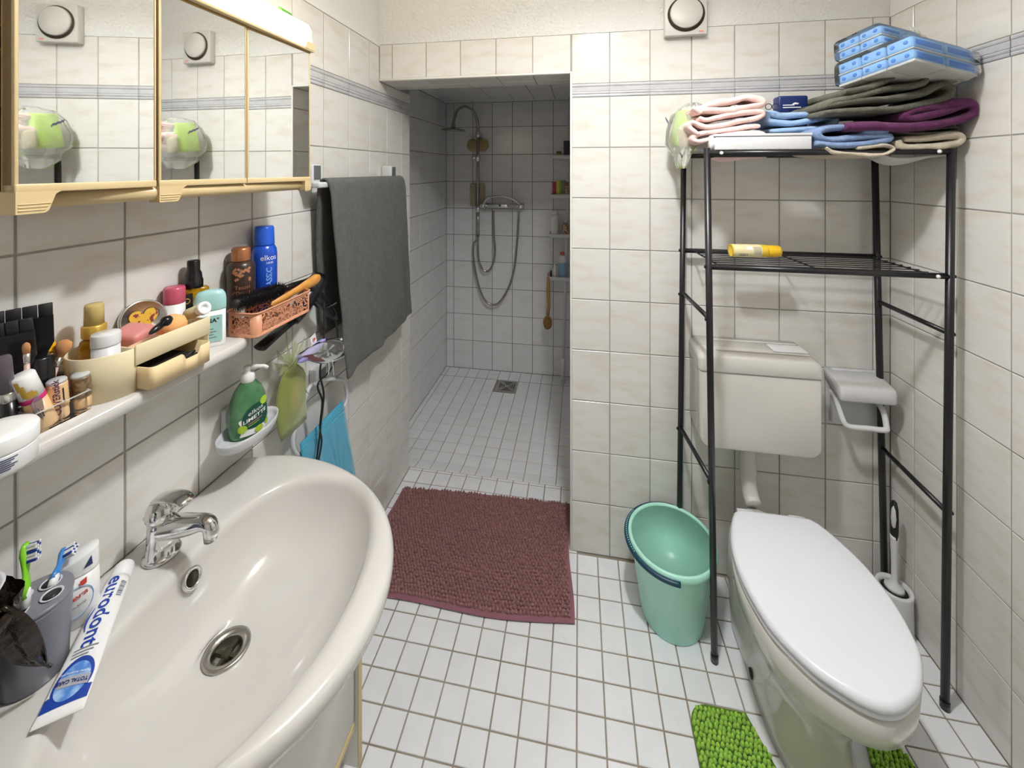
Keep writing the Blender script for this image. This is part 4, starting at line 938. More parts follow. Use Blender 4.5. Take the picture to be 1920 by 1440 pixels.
# brown bottle and blue can behind the basket
P = shelf_at(452, -.815); t = stick('shower_foam', 'dark brown aerosol bottle with copper cap and copper ornament', 'bottle', P, P + UP, [('bottle', 'brown_body', [(0, 0), (.029, 0), (.0305, .003), (.0305, .135), (.028, .145), (.021, .152)]), ('cap', 'copper', [(.0205, .1525), (.0208, .154), (.020, .180), (.018, .184), (0, .185)])])
a0 = FACE(P)
for k in range(26): r_ = random.Random(k); x, y = r_.uniform(-.02, .02), r_.uniform(.108, .138); b = MB(); pp = [(x + .0032 * math.cos(q) * (1 + .4 * math.cos(4 * q)), y + .0032 * math.sin(q) * (1 + .4 * math.cos(4 * q))) for q in [2 * PI * j / 12 for j in range(12)]]; f_ = cylmap(.0309, a0, 0); b.add([f_(x, y)] + [f_(*q) for q in pp], [(0, j, j % 12 + 1) for j in range(1, 13)]); b.build('ornament', 'copper_ink', t)
text('Tesori', .0125, cylmap(.031, a0 + .1, .092), 'lettering', 'copper_ink', t); text("d'Oriente", .0115, cylmap(.031, a0 + .1, .079), 'lettering', 'copper_ink', t); sgrid(cylmap(.031, a0 + .1, .067), -.012, .012, 0, .0012, 'printed_line', 'copper_ink', t)
P = shelf_at(496, -.812); t = stick('hair_mousse', 'tall blue aerosol can of hair styling foam with blue cap', 'spray can', P, P + UP, [('can', 'blue_can', [(0, 0), (.027, 0), (.029, .003), (.029, .155), (.0275, .168), (.023, .176), (.021, .178)]), ('cap', 'blue_cap', [(.0228, .1785), (.0232, .18), (.0218, .222), (.0198, .2265), (0, .227)])])
a0 = FACE(P); text('elkos', .019, cylmap(.0294, a0 + .35, .147), 'lettering', 'paper_white', t); text('HAIR', .0075, cylmap(.0294, a0 + .42, .134), 'lettering', 'paper_white', t); text('CLASSIC', .0185, cylmap(.0294, a0 + .38, .088, rot=PI / 2), 'lettering', 'light_blue_ink', t, bold=.0004)

# openwork basket
BX0, BX1, BY0, BY1, BH = -.782, -.702, .772, .957, .054
bs = thing('basket', 'salmon pink openwork plastic basket holding hair brushes', 'basket', ((BX0 + BX1) / 2, (BY0 + BY1) / 2, ZS))
def bas(ins, r=.016, k_=6):
    p = []
    for cx, cy, a0 in ((BX1 - r, BY1 - r, 0), (BX0 + r, BY1 - r, PI / 2), (BX0 + r, BY0 + r, PI), (BX1 - r, BY0 + r, 1.5 * PI)):
        p += [(cx + (r - ins) * math.cos(a0 + PI / 2 * k / k_), cy + (r - ins) * math.sin(a0 + PI / 2 * k / k_)) for k in range(k_ + 1)]
    return p
def band(z0, z1, th=.0018, sp=0): return [[(x, y, z0) for x, y in bas(0)], [(x, y, z1) for x, y in bas(-sp)], [(x, y, z1) for x, y in bas(th - sp)], [(x, y, z0) for x, y in bas(th)]]
b = MB(); b.rings([[(x, y, ZS + .0004) for x, y in bas(0)], [(x, y, ZS + .003) for x, y in bas(0)]], True, True, True); b.build('base', 'basket_pink', bs, True)
b = MB(); b.rings(band(ZS + .003, ZS + .008), True); b.build('lower_band', 'basket_pink', bs, True)
b = MB(); b.rings(band(ZS + BH - .006, ZS + BH, .002, .001) , True); b.rings([[(x, y, ZS + BH) for x, y in bas(-.003)], [(x, y, ZS + BH + .0015) for x, y in bas(-.003)], [(x, y, ZS + BH + .0015) for x, y in bas(.002)], [(x, y, ZS + BH) for x, y in bas(.002)]], True); b.build('rim', 'basket_pink', bs, True)
for cx, cy, a0 in ((BX1 - .016, BY0 + .016, 1.5 * PI), (BX1 - .016, BY1 - .016, 0), (BX0 + .016, BY0 + .016, PI), (BX0 + .016, BY1 - .016, PI / 2)):
    b = MB(); b.rings([[(cx + rr_ * math.cos(a0 + PI / 2 * k / 8), cy + rr_ * math.sin(a0 + PI / 2 * k / 8), z) for k in range(9)] for rr_, z in ((.016, ZS + .006), (.016, ZS + BH - .004), (.0145, ZS + BH - .004), (.0145, ZS + .006))], False); b.build('corner_panel', 'basket_pink', bs, True)
# openwork: scrolls, leaves and hearts made of flat strips
rb = random.Random(11)
def openwork(x0, x1, fn):
    b = MB(); z0, z1 = ZS + .008, ZS + BH - .006
    def strip(pts, wd):
        L_, R__ = [], []
        for k, p in enumerate(pts):
            a, c = pts[max(k - 1, 0)], pts[min(k + 1, len(pts) - 1)]; dx, dy = c[0] - a[0], c[1] - a[1]; n = math.hypot(dx, dy) or 1; L_.append((p[0] - dy / n * wd, p[1] + dx / n * wd)); R__.append((p[0] + dy / n * wd, p[1] - dx / n * wd))
        cl = lambda p: (min(max(p[0], x0), x1), min(max(p[1], z0), z1))
        for off in (0, .0014):
            b.grid(lambda u, v: fn(*cl((L_ if v < .5 else R__)[round(u * (len(pts) - 1))]), off), len(pts) - 1, 1, False)
    n = int((x1 - x0) / .0105)
    for i in range(n + 1):
        for j in range(4):
            cx, cz = x0 + (i + .5 * (j % 2)) * (x1 - x0) / n + rb.uniform(-.002, .002), z0 + (j + .5) * (z1 - z0) / 4 + rb.uniform(-.0015, .0015); r = rb.uniform(.0042, .0062); a0 = rb.uniform(0, 6.28); kind = rb.random()
            if kind < .45: strip([(cx + r * math.cos(a0 + q), cz + r * math.sin(a0 + q)) for q in [2 * PI * k / 12 for k in range(13)]], .0009)
            elif kind < .8:
                strip([(cx + r * (q - .5) * 2.2 * math.cos(a0) - .4 * r * math.sin(q * PI) * math.sin(a0), cz + r * (q - .5) * 2.2 * math.sin(a0) + .4 * r * math.sin(q * PI) * math.cos(a0)) for q in [k / 8 for k in range(9)]], .0016)
            else: strip([(cx + r * (1 - q * .7) * math.cos(a0 + q * 7), cz + r * (1 - q * .7) * math.sin(a0 + q * 7)) for q in [k / 12 for k in range(13)]], .0011)
    return b
openwork(BY0 + .016, BY1 - .016, lambda y, z, o_: (BX1 - o_, y, z)).build('openwork', 'basket_pink', bs, True, kind='stuff')
openwork(BX0 + .016, BX1 - .016, lambda x, z, o_: (x, BY0 + o_, z)).build('openwork', 'basket_pink', bs, True, kind='stuff')
openwork(BY0 + .016, BY1 - .016, lambda y, z, o_: (BX0 + o_, y, z)).build('openwork', 'basket_pink', bs, True, kind='stuff')
# round hair brush
pa, pb = atX(438, 570, -.750), atX(532, 541, -.752); pe = atX(592, 516, -.758)
dv = (pb - pa); L = dv.length
t = stick('round_hairbrush', 'black round hairbrush lying in the pink basket', 'hairbrush', pa, pb, [('core', 'black_matte', [(0, 0), (.009, .002), (.0095, .01), (.0095, L), (.006, L + .004)]), ('handle', 'black_plastic', [(.006, L + .003), (.008, L + .01), (.0095, L + .03), (.0085, L + .07), (.0095, L + .1), (.004, L + .108), (0, L + .108)])])
b = MB(); rb = random.Random(3)
for i in range(30):
    for j in range(22):
        h = .006 + (L - .012) * (i + rb.random() * .6) / 30; a = 2 * PI * (j + .5 * (i % 2) + rb.uniform(-.2, .2)) / 22; r1 = rb.uniform(.0205, .0245); e = .0011
        ca, sa = math.cos(a), math.sin(a); b.add([(.009 * ca - e * sa, .009 * sa + e * ca, h), (.009 * ca + e * sa, .009 * sa - e * ca, h), (.009 * ca, .009 * sa, h + 2 * e), (r1 * ca, r1 * sa, h + rb.uniform(-.003, .003))], [(0, 1, 3), (1, 2, 3), (2, 0, 3)], False)
b.build('bristles', 'black_matte', t, kind='stuff')
# wooden paddle
pa, pb = atX(508, 572, -.722), atX(597, 521, -.728); L = (pb - pa).length
stick('wooden_brush', 'light wooden brush handle sticking out of the pink basket', 'hairbrush', pa, pb, [('handle', 'wood', [(0, 0), (.007, .004), (.0085, L * .3), (.010, L * .55), (.0145, L * .8), (.016, L * .92), (.011, L), (0, L + .003)], .7, 1)], spin=.2)
o = MB().box((-.757, .786, ZS + .052), (.018, .012, .03), .003, 2, rotM(.3, .2, .1)).build('small_tube', 'paper_white'); tag(o, 'small white tube end poking out of the pink basket', 'tube')

# ================================================================ HANGING ON THE LEFT WALL
# hair dryer hanging behind the basket
hd = thing('hair_dryer', 'black hair dryer hanging beside the pink basket', 'hair dryer', atX(585, 560, -.79))
Xd = -.792; a, c, e = atX(600, 520, Xd), atX(548, 600, Xd), atX(488, 652, Xd)
b = MB(); b.tube([a + (c - a) * t for t in (-.02, 0, .12, .5, .85, 1.0)], [.012, .025, .0285, .028, .024, .020], 24); b.build('barrel', 'black_plastic', hd, True)
b = MB(); pts = [c + (e - c) * t for t in (0, .3, .7, 1.0)]; b.tube(pts, [.019, .0165, .0175, .0185], 20, sx=.5); nz = b.build('nozzle', 'black_plastic', hd, True)
b = MB(); b.tube([c + (e - c) * .98, c + (e - c) * 1.005], .014, 20, sx=.25); b.build('nozzle_shade', 'gap_dark', nz, True)  # dark end piece paints the shade inside the nozzle opening
b = MB(); h0, h1 = atX(580, 535, Xd + .008), atX(629, 598, Xd + .012); b.tube([h0, h0.lerp(h1, .3), h0.lerp(h1, .8), h1], [.019, .017, .0155, .008], 18); b.build('handle', 'black_plastic', hd, True)
b = MB(); b.tube(bez([h1, atX(633, 640, -.77), atX(622, 690, -.775), atX(596, 720, -.78), atX(604, 752, -.77), atX(600, 800, -.775), atX(603, 830, -.77), atX(595, 872, -.775)], 8), .0028, 8); b.build('power_cord', 'black_matte', hd, True)
b = MB(); b.tube(bez([atX(606, 545, -.775), atX(608, 600, -.762), atX(605, 660, -.760), atX(600, 700, -.765), atX(607, 740, -.766), atX(602, 790, -.77), atX(598, 830, -.772), atX(592, 872, -.775)], 8), .0028, 8); b.build('power_cord', 'black_matte', hd, True)
p = atX(588, 640, -.768); b = MB(); b.box(p, (.001, .024, .040), 0, 1, rotM(.25, 0, 0)); tg = b.build('paper_tag', 'tag_white', hd, True)
b = MB(); b.tube([p + Vector((.0009, .006 * math.cos(q) * (1 - q / 14), .006 * math.sin(q) * (1 - q / 14) + .004)) for q in [k * .5 for k in range(20)]], .0009, 6); b.build('red_swirl', 'red_ink', tg, True)
# wall hook that carries the dryer
hk = thing('dryer_hook', 'black ring bracket on the tiles carrying the hair dryer', 'hook', atX(590, 530, XL + .01))
p = atX(583, 545, XL); b = MB(); b.box2((XL + .0005, p.y - .012, p.z - .02), (XL + .006, p.y + .012, p.z + .02), .002); b.build('plate', 'black_plastic', hk, True)
b = MB(); q0 = Vector((XL + .006, p.y, p.z)); b.tube(bez([q0, q0 + Vector((.012, -.02, -.01)), q0 + Vector((.03, -.036, -.028)), q0 + Vector((.068, -.036, -.04)), q0 + Vector((.092, -.01, -.03))], 6), .0035, 10); b.build('ring', 'black_plastic', hk, True)
# green organza bag
ob = thing('organza_bag', 'olive green organza gift bag hanging between soap dish and towel', 'gift bag', atX(545, 800, -.80))
def lump(center_px, rows, X, dep, seed, squeeze=1.0):
    """rows of (py, px_left, px_right, depth) -> closed soft body"""
    rr = []
    for k, (py, l, r_, d) in enumerate(rows):
        p, q = atX(l, py, X), atX(r_, py, X); cy, hw = (p.y + q.y) / 2, (q.y - p.y) / 2; z = (p.z + q.z) / 2; ring = []
        for j in range(24):
            t = 2 * PI * j / 24; n = 1 + .13 * noise.noise(Vector((math.cos(t) * 2, math.sin(t) * 2 + k * .6, seed)))
            ring.append((X + d * math.cos(t) * n, cy + hw * math.sin(t) * n, z))
        rr.append(ring)
    b = MB(); b.rings(rr, True, True, True); return b
lump(0, [(806, 526, 575, .004), (790, 522, 573, .012), (760, 517, 572, .018), (730, 518, 574, .018), (705, 524, 568, .014), (688, 534, 556, .008)], -.80, .02, 3.3).build('pouch', 'organza', ob, True)
b = MB()
for k in range(14):
    t = 2 * PI * k / 14; p = atX(545, 685, -.80); l = .034 + .022 * math.sin(k * 2.7)
    q = p + Vector((.022 * math.cos(t), .048 * math.sin(t), l)); r1 = Vector((0, .011 * math.cos(t) + .003, .005)); b.add([p - r1 * .4, p + r1 * .4, q + r1 * 1.6, q - r1 * 1.6 + Vector((.004, 0, -.008))], [(0, 1, 2, 3)])
b.build('ruffle', 'organza', ob, True)
b = MB(); b.box(atX(553, 745, -.80), (.016, .030, .078), .006, 2); b.build('gift_inside', 'peach', ob, True)
b = MB(); p = atX(545, 684, -.80); b.tube([p + Vector((.0085 * math.cos(t), .012 * math.sin(t), 0)) for t in [2 * PI * k / 16 for k in range(17)]], .002, 6); b.tube(bez([p + Vector((.006, .012, 0)), atX(572, 700, -.785), atX(570, 725, -.785), atX(578, 738, -.785)], 5), .0014, 6); b.tube(bez([p + Vector((0, 0, .004)), atX(538, 640, -.81), atX(537, 606, -.825)], 5), .0012, 6); b.build('ribbon', 'organza', ob, True)
# lavender sachet in clear film
ls = thing('lavender_sachet', 'clear sachet of lavender tied with white strings', 'sachet', atX(600, 665, -.765))
b = lump(0, [(672, 566, 590, .006), (664, 558, 602, .010), (654, 562, 609, .012), (646, 575, 609, .010), (640, 592, 606, .005)], -.757, .01, 8); b.build('lavender', 'lavender', ls, True)
P4 = [(552, 668), (600, 640), (640, 634), (657, 652), (640, 672), (600, 682)]
def filmfan(b, pts, X, bulge):
    cx, cy = sum(p[0] for p in pts) / len(pts), sum(p[1] for p in pts) / len(pts); o = smooth_outline(pts, 6)
    for sgn in (1, -1):
        b.rings([[atX(cx + (x - cx) * t, cy + (y - cy) * t, X + sgn * bulge * math.sqrt(max(0, 1 - t * t)) + .003 * noise.noise(Vector((x * .08, y * .08, t * 4)))) for x, y in o] for t in (.02, .3, .55, .75, .9, 1)], True)
b = MB(); filmfan(b, P4, -.757, .016); b.build('film', 'bag_film_milky', ls, True)
b = MB(); b.tube(bez([atX(640, 634, -.752), atX(644, 655, -.748), atX(636, 672, -.752)], 5), .0016, 6); b.tube(bez([atX(625, 660, -.750), atX(624, 685, -.75), atX(626, 704, -.752)], 5), .001, 6); b.tube(bez([atX(615, 664, -.750), atX(617, 690, -.75), atX(615, 704, -.752)], 5), .001, 6); b.build('string', 'paper_white', ls, True)
# towel ring with cyan cloth
tr_ = thing('towel_ring', 'light grey towel ring with dark square insert low on left wall', 'towel ring', atX(585, 700, XL))
p = atX(588, 705, XL); b = MB(); b.box2((XL + .001, p.y - .026, p.z - .034), (XL + .03, p.y + .026, p.z + .034), .005, 3); bk_ = b.build('bracket', 'grey_plastic', tr_, True)
b = MB(); b.box2((XL + .0302, p.y - .016, p.z - .018), (XL + .0325, p.y + .018, p.z + .026), .001); b.build('insert', 'dark_insert', bk_, True)
Xr = -.802
b = MB(); lp_ = bez([atX(583, 722, Xr), atX(612, 712, Xr), atX(640, 712, Xr), atX(649, 728, Xr), atX(647, 758, Xr), atX(612, 800, Xr), atX(580, 846, Xr), atX(560, 852, Xr), atX(549, 838, Xr), atX(552, 805, Xr), atX(566, 765, Xr), atX(577, 732, Xr), atX(583, 722, Xr)], 7); b.tube(lp_, .0062, 12); b.build('ring', 'grey_plastic', tr_, True)
def cl_pt(u, v):
    t0, t1 = (562, 832), (642, 750); b0, b1 = (572, 930), (672, 930)
    x = (t0[0] + (t1[0] - t0[0]) * u) * (1 - v) + (b0[0] + (b1[0] - b0[0]) * u) * v; y = (t0[1] + (t1[1] - t0[1]) * u) * (1 - v) + (b0[1] + (b1[1] - b0[1]) * u) * v
    return atX(x, y, -.793 + .004 * math.sin(u * 9) * v - .006 * (1 - min(1, v * 8)))
o = MB().grid(cl_pt, 20, 20).build('cleaning_cloth', 'cloth_cyan'); sm = o.modifiers.new('s', 'SOLIDIFY'); sm.thickness = .003; tag(o, 'bright cyan cloth hanging over the towel ring', 'cloth')

# ================================================================ ON THE WASHBASIN
ZD = .7866
tc_ = thing('toothbrush_cup', 'grey toothbrush cup with slotted lid on the washbasin edge', 'cup', (-.772, .450, ZD), -.5)
oval(MB(), [(.96, 0), (1, .003), (1.12, .098), (1.13, .102)], .034, .034, .95).build('cup', 'cup_grey', tc_)
oval(MB(), [(1.14, .1025), (1.15, .104), (1.15, .107), (1.1, .108), (.02, .1075)], .034, .034, .95).build('lid', 'cup_grey', tc_)
for x, y, r in ((.013, .016, .011), (-.013, .016, .011), (.012, -.016, .011), (-.014, -.012, .011)):
    b = MB(); b.lathe([(r, .1078), (r + .0012, .1095), (r - .0012, .1095), (r - .0015, .1078)], (x, y, 0), 20, cap=False); sl = b.build('slot_ring', 'grey_plastic', tc_)
    b = MB(); b.lathe([(0, .1082), (r - .001, .1082), (0, .1084)], (x, y, 0), 20); b.build('slot_shade', 'cup_dark', sl)  # dark disc paints the shade of an open brush slot
def toothbrush(foot, head, m, label, spin):
    L = (head - foot).length; q = UP.rotation_difference((head - foot).normalized()); t = thing('toothbrush', label, 'toothbrush', foot, rot=(q.to_matrix() @ Matrix.Rotation(spin, 3, 'Z')).to_euler())
    b = MB(); b.tube([(0, 0, 0), (0, 0, L * .2), (0, 0, L * .3)], [.0055, .0062, .005], 12, sx=.8); b.build('grip', 'white', t)
    b = MB(); b.tube([(0, 0, L * .15), (0, 0, L * .35), (0, 0, L * .52), (0, 0, L * .66), (0, 0, L * .82), (0, 0, L * .94), (0, 0, L)], [.0072, .0066, .0046, .0062, .0085, .0075, .004], 14, sx=.6); b.build('neck', m, t)
    for i in range(3):
        for j in range(6): b = MB(); b.box((.0088, (i - 1) * .0038, L * (.70 + j * .05)), (.010, .0024, .0026)); b.build('bristle_tuft', 'paper_white' if (j + i) % 3 else 'blue_ink', t)
c0 = Vector((-.772, .458, ZD + .02))
toothbrush(Vector((-.766, .438, ZD + .109)) , atX(48, 1018, -.785), 'brush_green', 'lime green toothbrush standing in the grey cup', .5)
toothbrush(Vector((-.767, .466, ZD + .109)), atX(124, 1028, -.80), 'brush_blue', 'blue toothbrush standing in the grey cup', .3)
# standing toothpaste bottle
t = thing('toothpaste_bottle', 'white oval toothpaste dispenser with red print beside the cup', 'toothpaste', (-.793, .514, ZD), math.radians(-38)); t.scale = (1, 1, .84)
oval(MB(), [(.93, 0), (1, .004), (1.05, .05), (1, .095)], .017, .024, .9).build('bottle', 'white', t)
oval(MB(), [(1.0, .0955), (1.01, .098), (.99, .125), (.93, .1285), (.05, .129)], .0172, .0243, .9).xf(lambda p: Vector((p.x, p.y, p.z + (p.y * .35 if p.z > .12 else 0)))).build('cap', 'white', t)
fb = lambda x, y: (.0182 * math.cos(x / .026) ** .9 + .0006, .0255 * math.sin(x / .026), y)
text('Thera', .014, lambda x, y: fb(x - .003, y + .06 + x * .35), 'lettering', 'red_ink', t, bold=.0002); text('Non-Stop', .0058, lambda x, y: fb(x, y + .044 + x * .35), 'lettering', 'purple_ink', t); patch(fb, [(.004, .088), (.012, .091), (.012, .080), (.004, .077)], 'red_badge', 'red_ink', t, 2)
patch(lambda x, y: (.0186 * math.cos(x / .026) ** .9 + .0002, .0255 * math.sin(x / .026), y), [(.008, .108), (.018, .126), (.020, .108)], 'blue_mark', 'navy', t, 4)
b = MB(); b.tube([fb(.021 * math.cos(q), .052 + .028 * math.sin(q)) for q in [2 * PI * k / 30 for k in range(31)]], .0005, 4); b.build('print_ring', 'light_blue_ink', t)
# toothpaste tube lying
tt = thing('toothpaste_tube', 'white and blue toothpaste tube lying on the washbasin', 'toothpaste', (-.80, .585, ZD))
ca, tb2 = Vector((-.797, .583, ZD + .016)), Vector((-.673, .414, ZD + .004)); dx = (tb2 - ca).normalized(); LT = (tb2 - ca).length; sd_ = Vector((0, 0, 1)).cross(dx).normalized(); up_ = dx.cross(sd_)
if up_.z < 0: up_ = -up_
def tube_sec(s, n=28):
    hw = interp([(0, .014), (.12, .0165), (.4, .020), (1, .0255)], s); hh = interp([(0, .0135), (.12, .0155), (.5, .0115), (.85, .004), (1, .0008)], s)
    c_ = ca + dx * LT * s + Vector((0, 0, 1)) * (hh - interp([(0, .0135), (1, .0008)], s)) * .3
    return [c_ + sd_ * hw * math.cos(2 * PI * k / n) + up_ * hh * math.sin(2 * PI * k / n) for k in range(n)]
b = MB(); b.rings([tube_sec(.13 + .87 * k / 20) for k in range(21)], True, True, True); b.build('tube', 'white', tt, True)
b = MB(); rr = []
for s, f in ((-.02, .7), (-.015, .9), (0, 1), (.125, 1.06)):
    c_ = ca + dx * LT * s; rr.append([c_ + sd_ * .0145 * f * math.cos(2 * PI * k / 28) + up_ * .0142 * f * math.sin(2 * PI * k / 28) for k in range(28)])
b.rings(rr, True, True, True); b.build('cap', 'white', tt, True)
def tubemap(lift=.0006):
    def f(s, w_):   # s along 0..1, w_ metres across (+ = towards sd_)
        hw = interp([(0, .014), (.12, .0165), (.4, .020), (1, .0255)], s); hh = interp([(0, .0135), (.12, .0155), (.5, .0115), (.85, .004), (1, .0008)], s)
        c_ = ca + dx * LT * s + Vector((0, 0, 1)) * (hh - interp([(0, .0135), (1, .0008)], s)) * .3; t = max(-.98, min(.98, w_ / hw)); return c_ + sd_ * w_ + up_ * (hh * math.sqrt(1 - t * t) + lift)
    return f
tm = tubemap(); RS = 1 if sd_.x > 0 else -1       # RS*sd_ points to the room side
text('eurodont', .0265, lambda x, y: tm(.385 + x / LT, RS * (y + .001)), 'lettering', 'blue_ink', tt, world=True, bold=.0005)
for k in range(10): s0 = .19 + k * .012; sgrid(lambda x, y: tm(x, RS * y), s0, s0 + (.006 if k % 3 else .009), .010, .016, 'barcode_bar', 'grey_ink', tt, 2, 2, True)
tm0 = tubemap(.0004); sgrid(lambda x, y: tm0(x, y), .86, .935, -.0235, .0235, 'print_blue', 'blue_ink', tt, 6, 18, True)
o = patch(lambda x, y: tm0(x, y), [(.81 + .125 * math.cos(q), .0205 * math.sin(q)) for q in [2 * PI * k / 36 for k in range(36)]], 'print_blue', 'blue_ink', tt); o.matrix_parent_inverse = parent_world(tt).inverted()
b = MB(); b.tube([tubemap(.0008)(.36 + .16 * k / 16, -RS * (.0105 + .004 * math.sin(PI * k / 16))) for k in range(17)], [.0004 + .0009 * math.sin(PI * k / 16) for k in range(17)], 6); b.build('smile_mark', 'blue_ink', tt, True)
mat('print_mid', '#4f83cf', .4, var=('#a9cdf2', 60, 3, .4, .65)); mat('print_silver', '#b9bcc8', .3, .3)
tm2 = tubemap(.0009)
el = [(.815 + .10 * math.cos(q), .0175 * math.sin(q)) for q in [2 * PI * k / 36 for k in range(36)]]
o = patch(lambda x, y: tm2(x, y), el, 'print_oval', 'print_mid', tt); o.matrix_parent_inverse = parent_world(tt).inverted()
tm3 = tubemap(.0014); sgrid(lambda x, y: tm3(x + y * .9, y), .79, .845, -.016, .0185, 'print_band', 'print_silver', tt, 6, 10, True)
tm4 = tubemap(.0019); text('TOTAL CARE', .0058, lambda x, y: tm4(.818 + (y - x * .0) / LT - RS * x * .9 * 1.0, -RS * x), 'lettering', 'navy', tt, world=True, bold=.0002)
text('Täglicher Rundumschutz', .0034, lambda x, y: tm4(.775 + y / LT - RS * x * .9, -RS * x), 'lettering', 'paper_white', tt, world=True)
for k in range(3): sgrid(lambda x, y: tm3(x, RS * y), .632 + k * .02, .638 + k * .02, -.013, .014 - k * .004, 'text_line', 'grey_ink', tt, 2, 6, True)
# bottle wrapped in brown film at the near end
wv_ = thing('wrapped_bottle', 'pale vase wrapped in dark brown cellophane beside the toothbrush cup', 'vase', (-.768, .374, ZD))
b = MB(); b.lathe([(0, 0), (.022, 0), (.025, .004), (.026, .06), (.02, .10), (.018, .13), (.022, .15), (.036, .176), (.040, .184), (.036, .183), (.02, .155), (0, .14)], (0, 0, 0), 28); b.build('vase', 'vase_white', wv_)
b = MB(); rr = []
for k in range(22):
    z = .0005 + .158 * k / 21; r0 = interp([(0, .027), (.06, .029), (.10, .026), (.115, .030), (.135, .046), (.15, .053), (.1785, .05)], z)
    rr.append([(r0 * (1 + .22 * noise.noise(Vector((math.cos(q) * 3, math.sin(q) * 3, z * 40)))) * math.cos(q), r0 * (1 + .22 * noise.noise(Vector((math.cos(q) * 3, math.sin(q) * 3, z * 40)))) * math.sin(q), z) for q in [2 * PI * j / 40 for j in range(40)]])
b.rings(rr, True); b.build('cellophane', 'foil_brown', wv_)
b = MB()
def leafy(u, v):
    a_, c_ = atX(-5, 1150, -.728), atX(96, 1250, -.722); p = a_.lerp(c_, u); wd = .020 * math.sin(PI * min(1, .12 + u * .95)) ** .7
    return p + Vector((.6, -.75, .15)).normalized() * 0 + Vector((.35, .30, .55)).normalized() * (v - .5) * 2 * wd + Vector((.5, -.5, .3)) * (.010 * math.sin(u * PI) + .004 * math.sin(v * 9 + u * 5))
b.grid(leafy, 16, 10); o = b.build('cellophane_tail', 'foil_brown', wv_, True); o.modifiers.new('s', 'SOLIDIFY').thickness = .0015

# ================================================================ ON TOP OF THE RACK
ZR = ZK + .0088
def ribbon(name, m, px, Yf, depth, th, label, cat, group=None, seed=0, n=6, slope=0, zmin=None, skew=0):
    """folded cloth: centre line of its front edge given in the frame at depth Yf, extruded towards the wall"""
    cl = [atY(x, y, Yf) for x, y in px]; cl = bez(cl, n); N = len(cl); ny = 12
    nr = []
    for k in range(N):
        d = cl[min(k + 1, N - 1)] - cl[max(k - 1, 0)]; nr.append(Vector((-d.z, 0, d.x)).normalized())
    def off(side):
        out = []
        for k in range(N):
            t = th * (.5 if 1 < k < N - 2 else .42); out.append(cl[k] + nr[k] * side * t)
        return out
    loop = off(1) + off(-1)[::-1]; rr = []
    for j in range(ny + 1):
        v = j / ny; y = depth * v; ins = -.003 if j in (0, ny) else 0; ring = []
        for k, p in enumerate(loop):
            q = Vector((p.x, p.y + y, p.z)); w_ = noise.noise(Vector((q.x * 14, y * 9 + seed * 3.1, q.z * 22 + seed))) * .005 + noise.noise(Vector((q.x * 45 + seed, y * 30, q.z * 45))) * .003
            c_ = cl[k if k < N else 2 * N - 1 - k]
            if j in (0, ny): q = Vector((c_.x, p.y + y, c_.z)).lerp(q, .55); q.y += (.004 if j == 0 else -.004)
            q += nr[k if k < N else 2 * N - 1 - k] * w_ + Vector((w_ * .8 + skew * y, w_, slope * y))
            if zmin is not None: q.z = max(q.z, zmin)
            q.x = min(q.x, XR - .004); q.y = min(q.y, YB - .004); ring.append(q)
        rr.append(ring)
    b = MB(); b.rings(rr, True, False, False)
    # end faces: strips between the two sides of the ribbon
    for base in (0, ny * 2 * N):
        b.f += [(base + k, base + k + 1, base + 2 * N - 2 - k, base + 2 * N - 1 - k) for k in range(N - 1)]; b.sm += [True] * (N - 1)
    o = b.build(name, m); sb = o.modifiers.new('d', 'SUBSURF'); sb.levels = sb.render_levels = 1
    return tag(o, label, cat, group)
# pink cloths
ribbon('folded_cloth', 'cloth_pink', [(1345, 270), (1400, 266), (1428, 262), (1436, 254), (1425, 248), (1380, 252), (1325, 262), (1308, 264), (1303, 256), (1330, 247), (1395, 238), (1428, 236)], 1.335, .115, .0165, 'lowest pale pink folded cloth behind the white box on the rack', 'cloth', 'pink cloths on the rack', 1)
ribbon('folded_cloth', 'cloth_pink', [(1312, 252), (1296, 238), (1300, 230), (1330, 238), (1390, 227), (1425, 220), (1434, 213), (1424, 208), (1380, 213), (1330, 222), (1312, 219)], 1.330, .115, .0165, 'middle pale pink folded cloth with open loop fold on the rack', 'cloth', 'pink cloths on the rack', 2)
ribbon('folded_cloth', 'cloth_pink', [(1318, 210), (1306, 200), (1316, 205), (1370, 205), (1425, 197), (1432, 190), (1420, 184), (1400, 180), (1370, 190), (1325, 196)], 1.330, .115, .022, 'topmost pale pink folded cloth of the pink pile on the rack', 'cloth', 'pink cloths on the rack', 3)
# white box
wbx = thing('white_box', 'long flat white plastic box at the front edge of the rack top', 'box', (.56, 1.33, ZR))
a, c = atY(1338, 284, 1.302), atY(1522, 249, 1.302)
b = MB(); b.box2((a.x + .004, 1.300, ZR), (c.x, 1.36, c.z - .009), .003); b.build('box', 'white_plastic', wbx, True)
b = MB(); b.box2((a.x + .002, 1.2985, c.z - .008), (c.x + .001, 1.362, c.z), .002); b.build('lid', 'white_plastic', wbx, True)
b = MB(); b.lathe([(0, -.004), (.024, -.004), (.026, 0), (.024, .004), (0, .004)], (a.x + .001, 1.33, (ZR + c.z) / 2 - .002), 24, 'x'); b.build('round_end', 'white_plastic', wbx, True)
